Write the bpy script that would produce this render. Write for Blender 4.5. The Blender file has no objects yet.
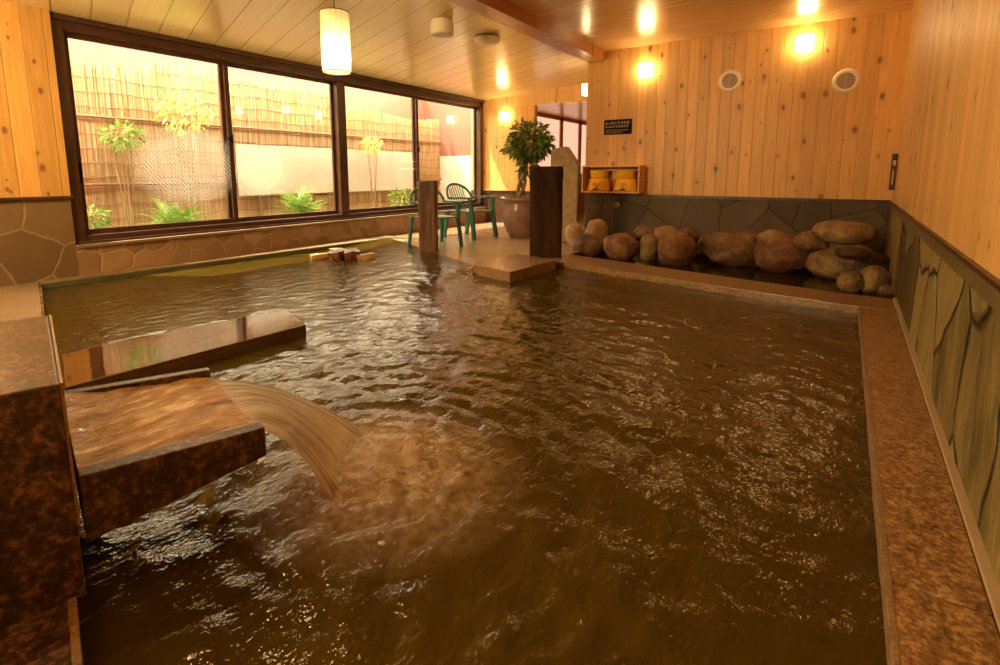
import bpy, bmesh, math, random
import numpy as np
from mathutils import Vector, Matrix, noise
from mathutils.geometry import tessellate_polygon

S = bpy.context.scene
COL = S.collection
# ------------------------------------------------------------------ camera
CAM_H = 1.0
YAW, PITCH = math.radians(33.75), math.radians(8.19)
cam = bpy.data.cameras.new('camera')
cam.sensor_width = 36.0
cam.lens = 514 / 1000 * 36.0
cam.shift_x = (500 - 493) / 1000
cam.shift_y = (247 - 332.5) / 1000
cam.clip_start = 0.02
cam_o = bpy.data.objects.new('camera', cam)
cam_o.location = (0, 0, CAM_H)
cam_o.rotation_euler = (math.pi/2 - PITCH, 0, YAW)
COL.objects.link(cam_o)
S.camera = cam_o
S.view_settings.view_transform = 'Standard'
S.view_settings.look = 'None'
S.view_settings.gamma = 1
S.view_settings.use_curve_mapping = False
S.view_settings.exposure = 0.26
S.cycles.max_bounces = 10
S.cycles.diffuse_bounces = 5
S.cycles.transparent_max_bounces = 16
S.cycles.sample_clamp_indirect = 6
S.cycles.caustics_reflective = False
S.cycles.caustics_refractive = False
# ------------------------------------------------------------------ daylight
w = bpy.data.worlds.new('world'); S.world = w; w.use_nodes = True
bg = w.node_tree.nodes['Background']
bg.inputs[0].default_value = (1.0, 0.90, 0.64, 1)
bg.inputs[1].default_value = 15.5
sun = bpy.data.lights.new('sun', 'SUN'); sun.energy = 15; sun.color = (1, .91, .74); sun.angle = math.radians(0.6)
sun_o = bpy.data.objects.new('sun', sun); COL.objects.link(sun_o)
sun_o.rotation_euler = Vector((-1.0, -0.75, 2.05)).to_track_quat('Z', 'Y').to_euler()
sun_o.location = (-12, -4, 10)

def point(name, loc, e, r=.08, col=(1, .58, .22)):
    l = bpy.data.lights.new(name, 'POINT'); l.energy = e; l.color = col; l.shadow_soft_size = r
    o = bpy.data.objects.new(name, l); o.location = loc; COL.objects.link(o); return o
# unseen fill lights added to bring up the room's brightness
def area(name, loc, e, size, col=(1, .74, .37), rot=(0, 0, 0)):
    l = bpy.data.lights.new(name, 'AREA'); l.energy = e; l.color = col; l.size = size; l.shape = 'DISK'
    o = bpy.data.objects.new(name, l); o.location = loc; o.rotation_euler = rot; COL.objects.link(o); return o
area('rear_fill_added', (-3.7, -3.0, 2.38), 260, 1.2, rot=(math.radians(68), 0, math.radians(-22)))  # added fill from behind the camera, no lamp body
area('trough_fill_added', (-2.35, 1.3, 2.70), 15, .25)  # added bodiless source to brighten the trough and cascade
point('ceiling_fill_added', (-4.8, .35, 1.85), 85, .1, (1, .74, .37))  # added off-frame fill for the left ceiling
point('ceiling_fill_added', (-1.8, -.9, 2.1), 22, .1, (1, .74, .37))  # added off-frame fill for the right ceiling and wall

# ------------------------------------------------------------------ picture-to-place helper (world positions only)
F_ = 514.0
TH = PITCH
Fv = Vector((-math.sin(YAW)*math.cos(TH), math.cos(YAW)*math.cos(TH), -math.sin(TH)))
Rv = Vector((math.cos(YAW), math.sin(YAW), 0))
Uv = Vector((-math.sin(YAW)*math.sin(TH), math.cos(YAW)*math.sin(TH), math.cos(TH)))
CP = Vector((0, 0, CAM_H))
def ray(x, y): return Fv + (x-493)/F_*Rv + (247-y)/F_*Uv
def hit(x, y, ax, v):
    d = ray(x, y); return CP + d*((v-CP[ax])/d[ax])
def Z(x, y, z=0.0): return hit(x, y, 2, z)
def Xp(x, y, v): return hit(x, y, 0, v)
def Yp(x, y, v): return hit(x, y, 1, v)
def depth(p): return (Vector(p)-CP).dot(Fv)

# ------------------------------------------------------------------ object helpers
def link(name, bm, mat=None, parent=None, smooth=False, mats=None):
    me = bpy.data.meshes.new(name)
    bmesh.ops.recalc_face_normals(bm, faces=bm.faces)
    bm.to_mesh(me); bm.free()
    for m in (mats or ([mat] if mat else [])): me.materials.append(m)
    if smooth:
        for p in me.polygons: p.use_smooth = True
    o = bpy.data.objects.new(name, me); COL.objects.link(o)
    if parent: o.parent = parent
    return o
def tag(o, label, cat, group=None, kind=None):
    o['label'] = label; o['category'] = cat
    if group: o['group'] = group
    if kind: o['kind'] = kind
    return o
def struct(o): o['kind'] = 'structure'; return o
def empty(name, loc=(0, 0, 0), rz=0):
    o = bpy.data.objects.new(name, None); o.empty_display_size = .1
    o.location = loc; o.rotation_euler = (0, 0, rz); COL.objects.link(o); return o
def box(bm, a, b, bev=0, M=None):
    c = [(a[i]+b[i])/2 for i in range(3)]; s = [abs(b[i]-a[i]) for i in range(3)]
    m = Matrix.Translation(c) @ Matrix.Diagonal((*s, 1))
    if M is not None: m = M @ m
    r = bmesh.ops.create_cube(bm, size=1, matrix=m)
    if bev:
        es = list({e for v in r['verts'] for e in v.link_edges})
        bmesh.ops.bevel(bm, geom=es, offset=bev, segments=2, affect='EDGES', profile=.6)
def B(): return bmesh.new()
def boxo(name, a, b, mat, parent=None, bev=0):
    bm = B(); box(bm, a, b, bev); return link(name, bm, mat, parent)
def prism(bm, pts, z0, z1, bev=0):
    """vertical prism; pts (x,y) or (x,y,z); z1/z0 may be lists"""
    n = len(pts)
    zb = z0 if isinstance(z0, (list, tuple)) else [z0]*n
    zt = z1 if isinstance(z1, (list, tuple)) else [z1]*n
    lo = [bm.verts.new((pts[i][0], pts[i][1], zb[i])) for i in range(n)]
    hi = [bm.verts.new((pts[i][0], pts[i][1], zt[i])) for i in range(n)]
    fs = [bm.faces.new(hi), bm.faces.new(lo[::-1])]
    for i in range(n): fs.append(bm.faces.new((lo[i], lo[(i+1) % n], hi[(i+1) % n], hi[i])))
    if bev:
        es = list({e for v in hi for e in v.link_edges})
        bmesh.ops.recalc_face_normals(bm, faces=fs)
        bmesh.ops.bevel(bm, geom=es, offset=bev, segments=2, affect='EDGES', profile=.6)
def lathe(bm, prof, seg=32, c=(0, 0, 0), M=None):
    rings = []
    for r, z in prof:
        ring = []
        for k in range(seg):
            a = 2*math.pi*k/seg
            v = Vector((c[0]+r*math.cos(a), c[1]+r*math.sin(a), c[2]+z))
            ring.append(bm.verts.new(M @ v if M is not None else v))
        rings.append(ring)
    for i in range(len(rings)-1):
        for k in range(seg):
            bm.faces.new((rings[i][k], rings[i][(k+1) % seg], rings[i+1][(k+1) % seg], rings[i+1][k]))
    bm.faces.new(rings[0][::-1]); bm.faces.new(rings[-1])
def tube(bm, pts, rad, seg=8):
    pts = [Vector(p) for p in pts]; n = len(pts)
    rr = rad if isinstance(rad, (list, tuple)) else [rad]*n
    rings = []; up = None
    for i, p in enumerate(pts):
        t = (pts[min(i+1, n-1)]-pts[max(i-1, 0)]).normalized()
        if up is None: up = Vector((0, 0, 1)) if abs(t.z) < .9 else Vector((1, 0, 0))
        a = t.cross(up).normalized(); b = a.cross(t).normalized(); up = b
        rings.append([bm.verts.new(p+(a*math.cos(2*math.pi*k/seg)+b*math.sin(2*math.pi*k/seg))*rr[i]) for k in range(seg)])
    for i in range(n-1):
        for k in range(seg):
            bm.faces.new((rings[i][k], rings[i][(k+1) % seg], rings[i+1][(k+1) % seg], rings[i+1][k]))
    bm.faces.new(rings[0][::-1]); bm.faces.new(rings[-1])

# ------------------------------------------------------------------ material helpers
class NT:
    def __init__(s, name):
        s.m = bpy.data.materials.new(name); s.m.use_nodes = True
        s.t = s.m.node_tree; s.t.nodes.clear(); s.out = s.n('ShaderNodeOutputMaterial')
    def n(s, typ, **k):
        nd = s.t.nodes.new(typ)
        for a, v in k.items(): setattr(nd, a, v)
        return nd
    def l(s, a, b): s.t.links.new(a, b)
    def val(s, sock, v):
        if hasattr(v, 'links') or hasattr(v, 'is_linked'): s.l(v, sock)
        else: sock.default_value = v
    def math(s, op, a, b=0.0, c=None):
        nd = s.n('ShaderNodeMath', operation=op); s.val(nd.inputs[0], a); s.val(nd.inputs[1], b)
        if c is not None: s.val(nd.inputs[2], c)
        return nd.outputs[0]
    def coord(s, scale=(1, 1, 1), rot=(0, 0, 0), loc=(0, 0, 0), kind='Object'):
        tc = s.n('ShaderNodeTexCoord'); mp = s.n('ShaderNodeMapping')
        s.l(tc.outputs[kind], mp.inputs[0])
        mp.inputs['Scale'].default_value = scale; mp.inputs['Rotation'].default_value = rot; mp.inputs['Location'].default_value = loc
        return mp.outputs[0]
    def noise(s, vec, scale, detail=3, rough=.5, out=0):
        nd = s.n('ShaderNodeTexNoise'); s.l(vec, nd.inputs['Vector']); nd.inputs['Scale'].default_value = scale
        nd.inputs['Detail'].default_value = detail; nd.inputs['Roughness'].default_value = rough
        return nd.outputs[out]
    def ramp(s, fac, stops, interp='LINEAR'):
        nd = s.n('ShaderNodeValToRGB'); s.l(fac, nd.inputs[0]); cr = nd.color_ramp; cr.interpolation = interp
        while len(cr.elements) < len(stops): cr.elements.new(.5)
        for e, (p, c) in zip(cr.elements, stops):
            e.position = p; e.color = (*c, 1) if len(c) == 3 else c
        return nd.outputs[0]
    def mix(s, fac, a, b, mode='MIX'):
        nd = s.n('ShaderNodeMix', data_type='RGBA', blend_type=mode)
        s.val(nd.inputs[0], fac)
        for i, v in ((6, a), (7, b)):
            if isinstance(v, tuple): nd.inputs[i].default_value = (*v, 1) if len(v) == 3 else v
            else: s.l(v, nd.inputs[i])
        return nd.outputs[2]
    def bump(s, h, dist=.01, strength=1.0, normal=None):
        nd = s.n('ShaderNodeBump'); s.l(h, nd.inputs['Height']); nd.inputs['Distance'].default_value = dist
        nd.inputs['Strength'].default_value = strength
        if normal is not None: s.l(normal, nd.inputs['Normal'])
        return nd.outputs[0]
    def bsdf(s, base, rough=.5, normal=None, **k):
        nd = s.n('ShaderNodeBsdfPrincipled')
        if isinstance(base, tuple): nd.inputs['Base Color'].default_value = (*base, 1)
        else: s.l(base, nd.inputs['Base Color'])
        s.val(nd.inputs['Roughness'], rough)
        if normal is not None: s.l(normal, nd.inputs['Normal'])
        for a, v in k.items():
            nm = a.replace('_', ' ')
            nd.inputs[nm].default_value = (*v, 1) if isinstance(v, tuple) else v
        return nd.outputs[0]
    def done(s, sh): s.l(sh, s.out.inputs[0]); return s.m

def plain(name, col, rough=.5, **k):
    t = NT(name); return t.done(t.bsdf(col, rough, **k))
def varied(name, c1, c2, scale=8, rough=.6, bump=.003, bscale=40, stretch=(1, 1, 1), **k):
    t = NT(name); v = t.coord(stretch)
    f = t.noise(v, scale, 4, .6)
    c = t.ramp(f, [(.3, c1), (.7, c2)])
    b = t.bump(t.noise(v, bscale, 3), bump)
    return t.done(t.bsdf(c, rough, b, **k))

def wood(name, u, grain, width, base, dark, rough=.45, rot=0.0, knots=True, seam=.006, vary=.25, coat=0.0, offset=0.0, kcol=(.22, .08, .025), seamk=.34):
    """u = axis index across the planks, grain = axis index along them"""
    t = NT(name)
    vec = t.coord(rot=(0, 0, rot), loc=(offset, offset, 0))
    sp = t.n('ShaderNodeSeparateXYZ'); t.l(vec, sp.inputs[0])
    U = sp.outputs[u]; G = sp.outputs[grain]
    q = t.math('DIVIDE', U, width)
    idx = t.math('FLOOR', q); fr = t.math('FRACT', q)
    wn = t.n('ShaderNodeTexWhiteNoise', noise_dimensions='1D'); t.l(idx, wn.inputs['W'])
    rnd = wn.outputs['Value']
    # grain coordinates
    cb = t.n('ShaderNodeCombineXYZ')
    t.l(t.math('MULTIPLY', U, 9.0), cb.inputs[0])
    t.l(t.math('MULTIPLY_ADD', G, .55, t.math('MULTIPLY', rnd, 37.0)), cb.inputs[1])
    t.l(t.math('MULTIPLY', idx, 3.7), cb.inputs[2])
    g1 = t.noise(cb.outputs[0], 3.0, 5, .65)
    cb2 = t.n('ShaderNodeCombineXYZ')
    t.l(t.math('MULTIPLY', U, 60.0), cb2.inputs[0]); t.l(t.math('MULTIPLY', G, 1.2), cb2.inputs[1]); t.l(idx, cb2.inputs[2])
    g2 = t.noise(cb2.outputs[0], 2.0, 3, .6)
    f = t.math('ADD', t.math('MULTIPLY', g1, .6), t.math('MULTIPLY', g2, .4))
    col = t.ramp(f, [(.36, dark), (.58, base)])
    br = t.math('MULTIPLY_ADD', rnd, vary, 1.0-vary*.5)
    hs = t.n('ShaderNodeHueSaturation'); t.l(col, hs.inputs['Color']); t.l(br, hs.inputs['Value'])
    col = hs.outputs[0]
    if knots:
        cb3 = t.n('ShaderNodeCombineXYZ')
        t.l(t.math('MULTIPLY', U, 1.0), cb3.inputs[0]); t.l(t.math('MULTIPLY', G, .62), cb3.inputs[1])
        wv = t.noise(cb3.outputs[0], 14, 2)
        for sc, th, r0, lo in ((4.2, .46, .026, 0.0), (7.0, .17, .012, 3.3)):
            vo = t.n('ShaderNodeTexVoronoi', voronoi_dimensions='2D'); vo.inputs['Scale'].default_value = sc
            mp = t.n('ShaderNodeMapping'); mp.inputs['Location'].default_value = (lo, lo*1.7, 0); t.l(cb3.outputs[0], mp.inputs[0])
            t.l(mp.outputs[0], vo.inputs['Vector'])
            pick = t.n('ShaderNodeSeparateColor'); t.l(vo.outputs['Color'], pick.inputs[0])
            on = t.math('LESS_THAN', pick.outputs[0], th)
            dd = t.math('ADD', vo.outputs['Distance'], t.math('MULTIPLY', t.math('SUBTRACT', wv, .5), .03))
            size = t.math('MULTIPLY_ADD', pick.outputs[1], r0*sc*.9, r0*sc*.45)
            k = t.math('SUBTRACT', 1.0, t.math('SMOOTH_MIN', t.math('DIVIDE', dd, size), 1.0, .25))
            k2 = t.math('MULTIPLY', t.math('MINIMUM', t.math('MAXIMUM', t.math('MULTIPLY', k, 1.9), 0.0), .85), on)
            halo = t.math('MULTIPLY', t.math('MAXIMUM', t.math('SUBTRACT', 1.0, t.math('DIVIDE', dd, t.math('MULTIPLY', size, 3.2))), 0.0), t.math('MULTIPLY', on, .38))
            col = t.mix(halo, col, tuple(c*.62 for c in base))
            col = t.mix(k2, col, kcol)
    e = t.math('MINIMUM', fr, t.math('SUBTRACT', 1.0, fr))
    sm = t.math('LESS_THAN', e, seam/width*.5)
    col = t.mix(t.math('MULTIPLY', sm, seamk), col, tuple(c*.28 for c in dark))
    prof = t.math('MINIMUM', t.math('MULTIPLY', e, width/(seam*1.2)), 1.0)
    h = t.math('ADD', prof, t.math('MULTIPLY', g2, .06))
    b = t.bump(h, .0022)
    rg = t.math('MULTIPLY_ADD', g1, .22, rough-.1)
    return t.done(t.bsdf(col, rg, b, Coat_Weight=coat, Coat_Roughness=.22))

def stones(name, scale, c1, c2, grout, axes=(0, 2), gw=.035, rough=.45, bump=.012, streak=False, seed=0.0, groutdark=False, warp=.14):
    """irregular flagstone facing: cells with grout lines"""
    t = NT(name)
    vec = t.coord()
    sp = t.n('ShaderNodeSeparateXYZ'); t.l(vec, sp.inputs[0])
    cb = t.n('ShaderNodeCombineXYZ'); t.l(sp.outputs[axes[0]], cb.inputs[0]); t.l(sp.outputs[axes[1]], cb.inputs[1])
    cb.inputs[2].default_value = seed
    wn = t.noise(cb.outputs[0], 2.2, 2, .5, out=1)
    v2 = t.n('ShaderNodeVectorMath', operation='MULTIPLY_ADD'); t.l(wn, v2.inputs[0]); v2.inputs[1].default_value = (warp, warp, 0); t.l(cb.outputs[0], v2.inputs[2])
    mp = t.n('ShaderNodeMapping'); t.l(v2.outputs[0], mp.inputs[0]); mp.inputs['Location'].default_value = (seed, seed*.7, 0)
    if streak: mp.inputs['Scale'].default_value = (.95, .70, 1)
    vo = t.n('ShaderNodeTexVoronoi', voronoi_dimensions='2D', feature='DISTANCE_TO_EDGE'); vo.inputs['Scale'].default_value = scale
    vc = t.n('ShaderNodeTexVoronoi', voronoi_dimensions='2D', feature='F1'); vc.inputs['Scale'].default_value = scale
    t.l(mp.outputs[0], vo.inputs['Vector']); t.l(mp.outputs[0], vc.inputs['Vector'])
    cc = t.n('ShaderNodeSeparateColor'); t.l(vc.outputs['Color'], cc.inputs[0])
    mp2 = t.n('ShaderNodeMapping'); t.l(cb.outputs[0], mp2.inputs[0])
    mp2.inputs['Scale'].default_value = (2.2, .6, 1) if streak else (1, 1, 1)
    mp2.inputs['Rotation'].default_value = (0, 0, .18 if streak else 0)
    n1 = t.noise(mp2.outputs[0], 3.2, 5, .6)
    f = t.math('ADD', t.math('MULTIPLY', cc.outputs[0], .45), t.math('MULTIPLY', n1, .6))
    col = t.ramp(f, [(.38 if streak else .25, c1), (.62 if streak else .75, c2)])
    mr = t.n('ShaderNodeMapRange', interpolation_type='SMOOTHSTEP'); t.l(t.math('ADD', vo.outputs['Distance'], t.math('MULTIPLY_ADD', t.noise(cb.outputs[0], 9, 3, .6), gw*1.8, -gw*.9)), mr.inputs[0])
    mr.inputs[1].default_value = gw*.25; mr.inputs[2].default_value = gw*1.5; mr.inputs[3].default_value = 1; mr.inputs[4].default_value = 0; edge = mr.outputs[0]
    col = t.mix(edge, col, grout)
    n2 = t.noise(mp2.outputs[0], 10, 4, .6)
    hh = t.math('MINIMUM', t.math('DIVIDE', vo.outputs['Distance'], gw*1.8), 1.0)
    h = t.math('ADD', t.math('MULTIPLY', hh, .8), t.math('ADD', t.math('MULTIPLY', n1, .9), t.math('MULTIPLY', n2, .35)))
    h = t.math('ADD', h, t.math('MULTIPLY', cc.outputs[1], .3))
    b = t.bump(h, bump)
    return t.done(t.bsdf(col, rough, b))

def granite(name, c1, c2, c3, rough=.28, scale=120, bump=.0015):
    t = NT(name); v = t.coord()
    a = t.noise(v, scale, 2, .7); b_ = t.noise(v, scale*.35, 3, .6); big = t.noise(v, 6, 3, .6)
    f = t.math('ADD', t.math('MULTIPLY', a, .55), t.math('MULTIPLY', b_, .45))
    col = t.ramp(f, [(.38, c1), (.5, c2), (.62, c3)])
    col = t.mix(t.math('MULTIPLY', big, .5), col, c1)
    rg = t.math('MULTIPLY_ADD', b_, .25, rough-.1)
    return t.done(t.bsdf(col, rg, t.bump(t.noise(v, scale*.6, 3), bump)))

M = {}
M['wood_x'] = wood('cedar_boards_back', 0, 2, .135, (.77, .455, .140), (.63, .33, .08), .42)
M['wood_r'] = wood('cedar_boards_right', 1, 2, .125, (.80, .515, .195), (.66, .37, .11), .42, offset=3.3)
M['wood_l'] = wood('cedar_boards_left', 1, 2, .155, (.72, .41, .115), (.58, .29, .07), .4, offset=1.45)
M['wood_ceil'] = wood('ceiling_boards', 1, 0, .285, (.91, .73, .38), (.87, .67, .32), .22, rot=math.radians(-17.1)*-1, knots=False, seam=.011, vary=.06, coat=.35, seamk=.7)
M['wood_ceil2'] = wood('ceiling_boards_right', 1, 0, .19, (.84, .55, .24), (.77, .46, .18), .24, rot=math.radians(10), knots=False, seam=.008, vary=.10, coat=.4)
M['wood_beam'] = wood('beam_wood', 0, 1, .6, (.50, .21, .055), (.36, .135, .03), .3, knots=False, seam=.002)
M['wood_box'] = wood('shelf_wood', 2, 0, .4, (.72, .40, .15), (.58, .28, .09), .45, knots=False, seam=.001)
M['wood_dark'] = varied('dark_trim_wood', (.035, .012, .005), (.09, .035, .014), 6, .4)
M['frame'] = varied('bronze_window_metal', (.055, .022, .012), (.085, .036, .018), 5, .35, .0004)
M['stone_left'] = stones('left_flagstones', 2.2, (.12, .07, .028), (.19, .115, .05), (.27, .18, .085), (1, 2), .020, .6, .004, seed=1.3)
M['stone_win'] = stones('flagstones_below_window', 4.6, (.21, .115, .055), (.36, .22, .115), (.37, .25, .14), (1, 2), .034, .4, .005, seed=4.2)
M['stone_right'] = stones('right_slate_facing', 2.0, (.075, .062, .018), (.29, .235, .085), (.015, .010, .004), (1, 2), .022, .5, .035, streak=True, seed=2.1, warp=.30)
M['stone_back'] = stones('back_slate_facing', 2.3, (.045, .030, .012), (.14, .09, .038), (.035, .024, .012), (0, 2), .007, .62, .008, seed=7.7)
M['stone_cap'] = varied('slate_cap', (.10, .075, .03), (.17, .13, .05), 7, .5, .004, 30)
M['granite_r'] = granite('brown_granite_rim', (.12, .058, .02), (.29, .155, .06), (.60, .38, .17), .30, 70)
M['granite_b'] = granite('rear_granite_kerb', (.13, .075, .028), (.26, .16, .065), (.42, .27, .12), .30, 90)
M['granite_c'] = granite('dark_red_granite', (.014, .006, .002), (.058, .026, .009), (.25, .13, .045), .36, 62, .0008)
M['granite_l'] = granite('pale_deck_stone', (.16, .10, .045), (.26, .175, .09), (.36, .25, .14), .42, 90)
M['weir'] = varied('polished_dark_stone', (.05, .02, .008), (.09, .038, .015), 14, .04, .0003, 18, IOR=2.1)
M['basin'] = varied('pool_lining', (.05, .05, .02), (.10, .09, .04), 4, .6)
M['grout'] = plain('mortar', (.42, .32, .20), .8)
M['bench'] = varied('slab_granite', (.17, .095, .038), (.34, .21, .09), 60, .22, .0005, 60)

def floor_mat():
    t = NT('wet_stone_floor'); v = t.coord()
    br = t.n('ShaderNodeTexBrick'); t.l(v, br.inputs['Vector']); br.inputs['Scale'].default_value = 1.0
    br.inputs['Brick Width'].default_value = .6; br.inputs['Row Height'].default_value = .3; br.inputs['Mortar Size'].default_value = .005
    br.inputs['Color1'].default_value = (.40, .25, .13, 1); br.inputs['Color2'].default_value = (.46, .30, .16, 1); br.inputs['Mortar'].default_value = (.14, .08, .04, 1)
    n = t.noise(v, 7, 2, .5); n2 = t.noise(v, 60, 2)
    col = t.mix(t.math('MULTIPLY', n2, .5), br.outputs[0], (.20, .11, .05))
    return t.done(t.bsdf(col, .12, t.bump(n, .04)))
M['floor'] = floor_mat()

def water_mat(name, base, fine=.010, rough=.03):
    t = NT(name); v = t.coord()
    v2 = t.coord((1, .55, 1), (0, 0, .7))
    h1 = t.noise(v2, 13, 4, .55); h2 = t.noise(v, 42, 3, .5)
    h = t.math('ADD', h1, t.math('MULTIPLY', h2, .22))
    b = t.bump(h, fine)
    big = t.noise(v, 1.3, 3, .5)
    col = t.mix(big, base, tuple(c*.7 for c in base))
    return t.done(t.bsdf(col, rough, b, IOR=1.34, Specular_Tint=(1.0, .83, .56)))
M['thin_water'] = water_mat('thin_water_floor_and_glare', (.52, .36, .21), .012)  # pale base holds the floor showing through plus sun glare
M['bed_water'] = water_mat('dark_bed_water', (.022, .013, .004), .004)
M['water'] = water_mat('bath_water', (.060, .038, .004), .012)

def trough_water():
    t = NT('running_water'); v = t.coord((1, 1, 1), (0, 0, .37))
    v2 = t.coord((5, 1.2, 1), (0, 0, -.36))
    f = t.noise(v2, 5, 5, .65); g = t.noise(v, 12, 4, .6)
    h = t.math('ADD', f, t.math('MULTIPLY', g, .5))
    col = t.ramp(h, [(.52, (.20, .11, .035)), (.78, (.52, .33, .13)), (.98, (1.0, .88, .62))])
    return t.done(t.bsdf(col, .05, t.bump(h, .045)))
M['trough_water'] = trough_water()

def cascade_mat():
    t = NT('falling_water')
    tc = t.n('ShaderNodeTexCoord'); mp = t.n('ShaderNodeMapping'); t.l(tc.outputs['UV'], mp.inputs[0])
    mp.inputs['Scale'].default_value = (13, 1.1, 1)
    f = t.noise(mp.outputs[0], 1.0, 5, .65)
    mp2 = t.n('ShaderNodeMapping'); t.l(tc.outputs['UV'], mp2.inputs[0]); mp2.inputs['Scale'].default_value = (38, 2.6, 1)
    g = t.noise(mp2.outputs[0], 1.0, 3, .6)
    h = t.math('ADD', t.math('MULTIPLY', f, .65), t.math('MULTIPLY', g, .35))
    col = t.ramp(h, [(.36, (.50, .33, .16)), (.56, (1.0, .95, .80))])
    d = t.bsdf(col, .12, t.bump(h, .02))
    tl = t.n('ShaderNodeBsdfTranslucent'); t.l(col, tl.inputs[0])
    m1 = t.n('ShaderNodeMixShader'); m1.inputs[0].default_value = .5; t.l(d, m1.inputs[1]); t.l(tl.outputs[0], m1.inputs[2])
    tr = t.n('ShaderNodeBsdfTransparent'); tr.inputs[0].default_value = (.95, .85, .7, 1)
    a = t.ramp(h, [(.30, (.30, .30, .30)), (.52, (1, 1, 1))])
    su = t.n('ShaderNodeSeparateXYZ'); t.l(tc.outputs['UV'], su.inputs[0]); eu = t.math('MINIMUM', su.outputs[0], t.math('SUBTRACT', 1.0, su.outputs[0]))
    fu = t.math('MINIMUM', t.math('MULTIPLY_ADD', eu, 9.0, t.math('MULTIPLY_ADD', h, 1.6, -.65)), 1.0)
    fv = t.math('MINIMUM', t.math('MULTIPLY_ADD', t.math('SUBTRACT', 1.0, su.outputs[1]), 5.0, t.math('MULTIPLY_ADD', h, 1.4, -.5)), 1.0)
    a = t.math('MULTIPLY', t.math('MULTIPLY', t.math('MAXIMUM', fu, 0.0), t.math('MAXIMUM', fv, 0.0)), a)
    m2 = t.n('ShaderNodeMixShader'); t.l(a, m2.inputs[0]); t.l(tr.outputs[0], m2.inputs[1]); t.l(m1.outputs[0], m2.inputs[2])
    return t.done(m2.outputs[0])
M['cascade'] = cascade_mat()
def foam_mat():
    t = NT('churned_water'); v = t.coord()
    f = t.noise(v, 30, 5, .6)
    tc = t.n('ShaderNodeTexCoord'); ln = t.n('ShaderNodeVectorMath', operation='LENGTH')
    sp = t.n('ShaderNodeVectorMath', operation='SUBTRACT'); t.l(tc.outputs['UV'], sp.inputs[0]); sp.inputs[1].default_value = (.5, .5, 0)
    t.l(sp.outputs[0], ln.inputs[0])
    r = t.math('MULTIPLY', ln.outputs['Value'], 2.0)
    a = t.math('MULTIPLY', t.math('MAXIMUM', t.math('SUBTRACT', 1.0, r), 0.0), t.math('MAXIMUM', t.math('MULTIPLY_ADD', f, 1.8, -.35), 0.0))
    a = t.math('MINIMUM', a, .40)
    d = t.bsdf((.85, .64, .36), .2, t.bump(f, .012))
    tr = t.n('ShaderNodeBsdfTransparent')
    m2 = t.n('ShaderNodeMixShader'); t.l(a, m2.inputs[0]); t.l(tr.outputs[0], m2.inputs[1]); t.l(d, m2.inputs[2])
    return t.done(m2.outputs[0])
M['foam'] = foam_mat()

def glass_mat():
    t = NT('window_glass')
    lf = t.n('ShaderNodeLayerWeight'); lf.inputs[0].default_value = .5
    fz = t.math('MULTIPLY_ADD', t.math('POWER', lf.outputs['Facing'], 5.0), .9, .03)
    tr = t.n('ShaderNodeBsdfTransparent'); tr.inputs[0].default_value = (.97, .97, .95, 1)
    gl = t.n('ShaderNodeBsdfGlossy'); gl.inputs['Roughness'].default_value = .01
    m = t.n('ShaderNodeMixShader'); t.l(fz, m.inputs[0]); t.l(tr.outputs[0], m.inputs[1]); t.l(gl.outputs[0], m.inputs[2])
    return t.done(m.outputs[0])
M['glass'] = glass_mat()
def hatch_mat():
    t = NT('moire_decal'); v = t.coord((1, 1, 1), (math.radians(52), 0, 0))
    sp = t.n('ShaderNodeSeparateXYZ'); t.l(v, sp.inputs[0])
    fr = t.math('FRACT', t.math('MULTIPLY', sp.outputs[2], 32.0))
    ln = t.math('LESS_THAN', fr, .45)
    tc = t.n('ShaderNodeTexCoord'); l2 = t.n('ShaderNodeVectorMath', operation='SUBTRACT'); t.l(tc.outputs['UV'], l2.inputs[0]); l2.inputs[1].default_value = (.5, .5, 0)
    le = t.n('ShaderNodeVectorMath', operation='LENGTH'); t.l(l2.outputs[0], le.inputs[0])
    fade = t.math('MAXIMUM', t.math('SUBTRACT', 1.0, t.math('MULTIPLY', le.outputs['Value'], 1.9)), 0.0)
    a = t.math('MULTIPLY', t.math('MINIMUM', t.math('MULTIPLY', fade, 1.3), .46), ln)
    d = t.n('ShaderNodeBsdfTranslucent'); d.inputs[0].default_value = (.9, .85, .72, 1)
    d2 = t.n('ShaderNodeBsdfDiffuse'); d2.inputs[0].default_value = (.9, .85, .72, 1)
    mm = t.n('ShaderNodeMixShader'); mm.inputs[0].default_value = .4; t.l(d.outputs[0], mm.inputs[1]); t.l(d2.outputs[0], mm.inputs[2])
    tr = t.n('ShaderNodeBsdfTransparent')
    m = t.n('ShaderNodeMixShader'); t.l(a, m.inputs[0]); t.l(tr.outputs[0], m.inputs[1]); t.l(mm.outputs[0], m.inputs[2])
    return t.done(m.outputs[0])
M['hatch'] = hatch_mat()
def reed_mat():
    t = NT('reeds'); v = t.coord((1, 22, .5)); vb = t.coord()
    f = t.noise(v, 2.2, 4, .7); g = t.noise(vb, 1.2, 2, .6)
    col = t.ramp(f, [(.32, (.30, .165, .075)), (.5, (.66, .47, .26)), (.68, (.90, .75, .52))])
    col = t.mix(t.math('MULTIPLY', g, .35), col, (.66, .42, .19))
    d = t.n('ShaderNodeBsdfDiffuse'); t.l(col, d.inputs[0]); tl = t.n('ShaderNodeBsdfTranslucent'); t.l(col, tl.inputs[0])
    m = t.n('ShaderNodeMixShader'); m.inputs[0].default_value = .45; t.l(d.outputs[0], m.inputs[1]); t.l(tl.outputs[0], m.inputs[2])
    return t.done(m.outputs[0])
M['reed'] = reed_mat()
M['bamboo_dark'] = varied('bamboo_rail', (.16, .07, .03), (.30, .14, .06), 9, .5)
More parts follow.
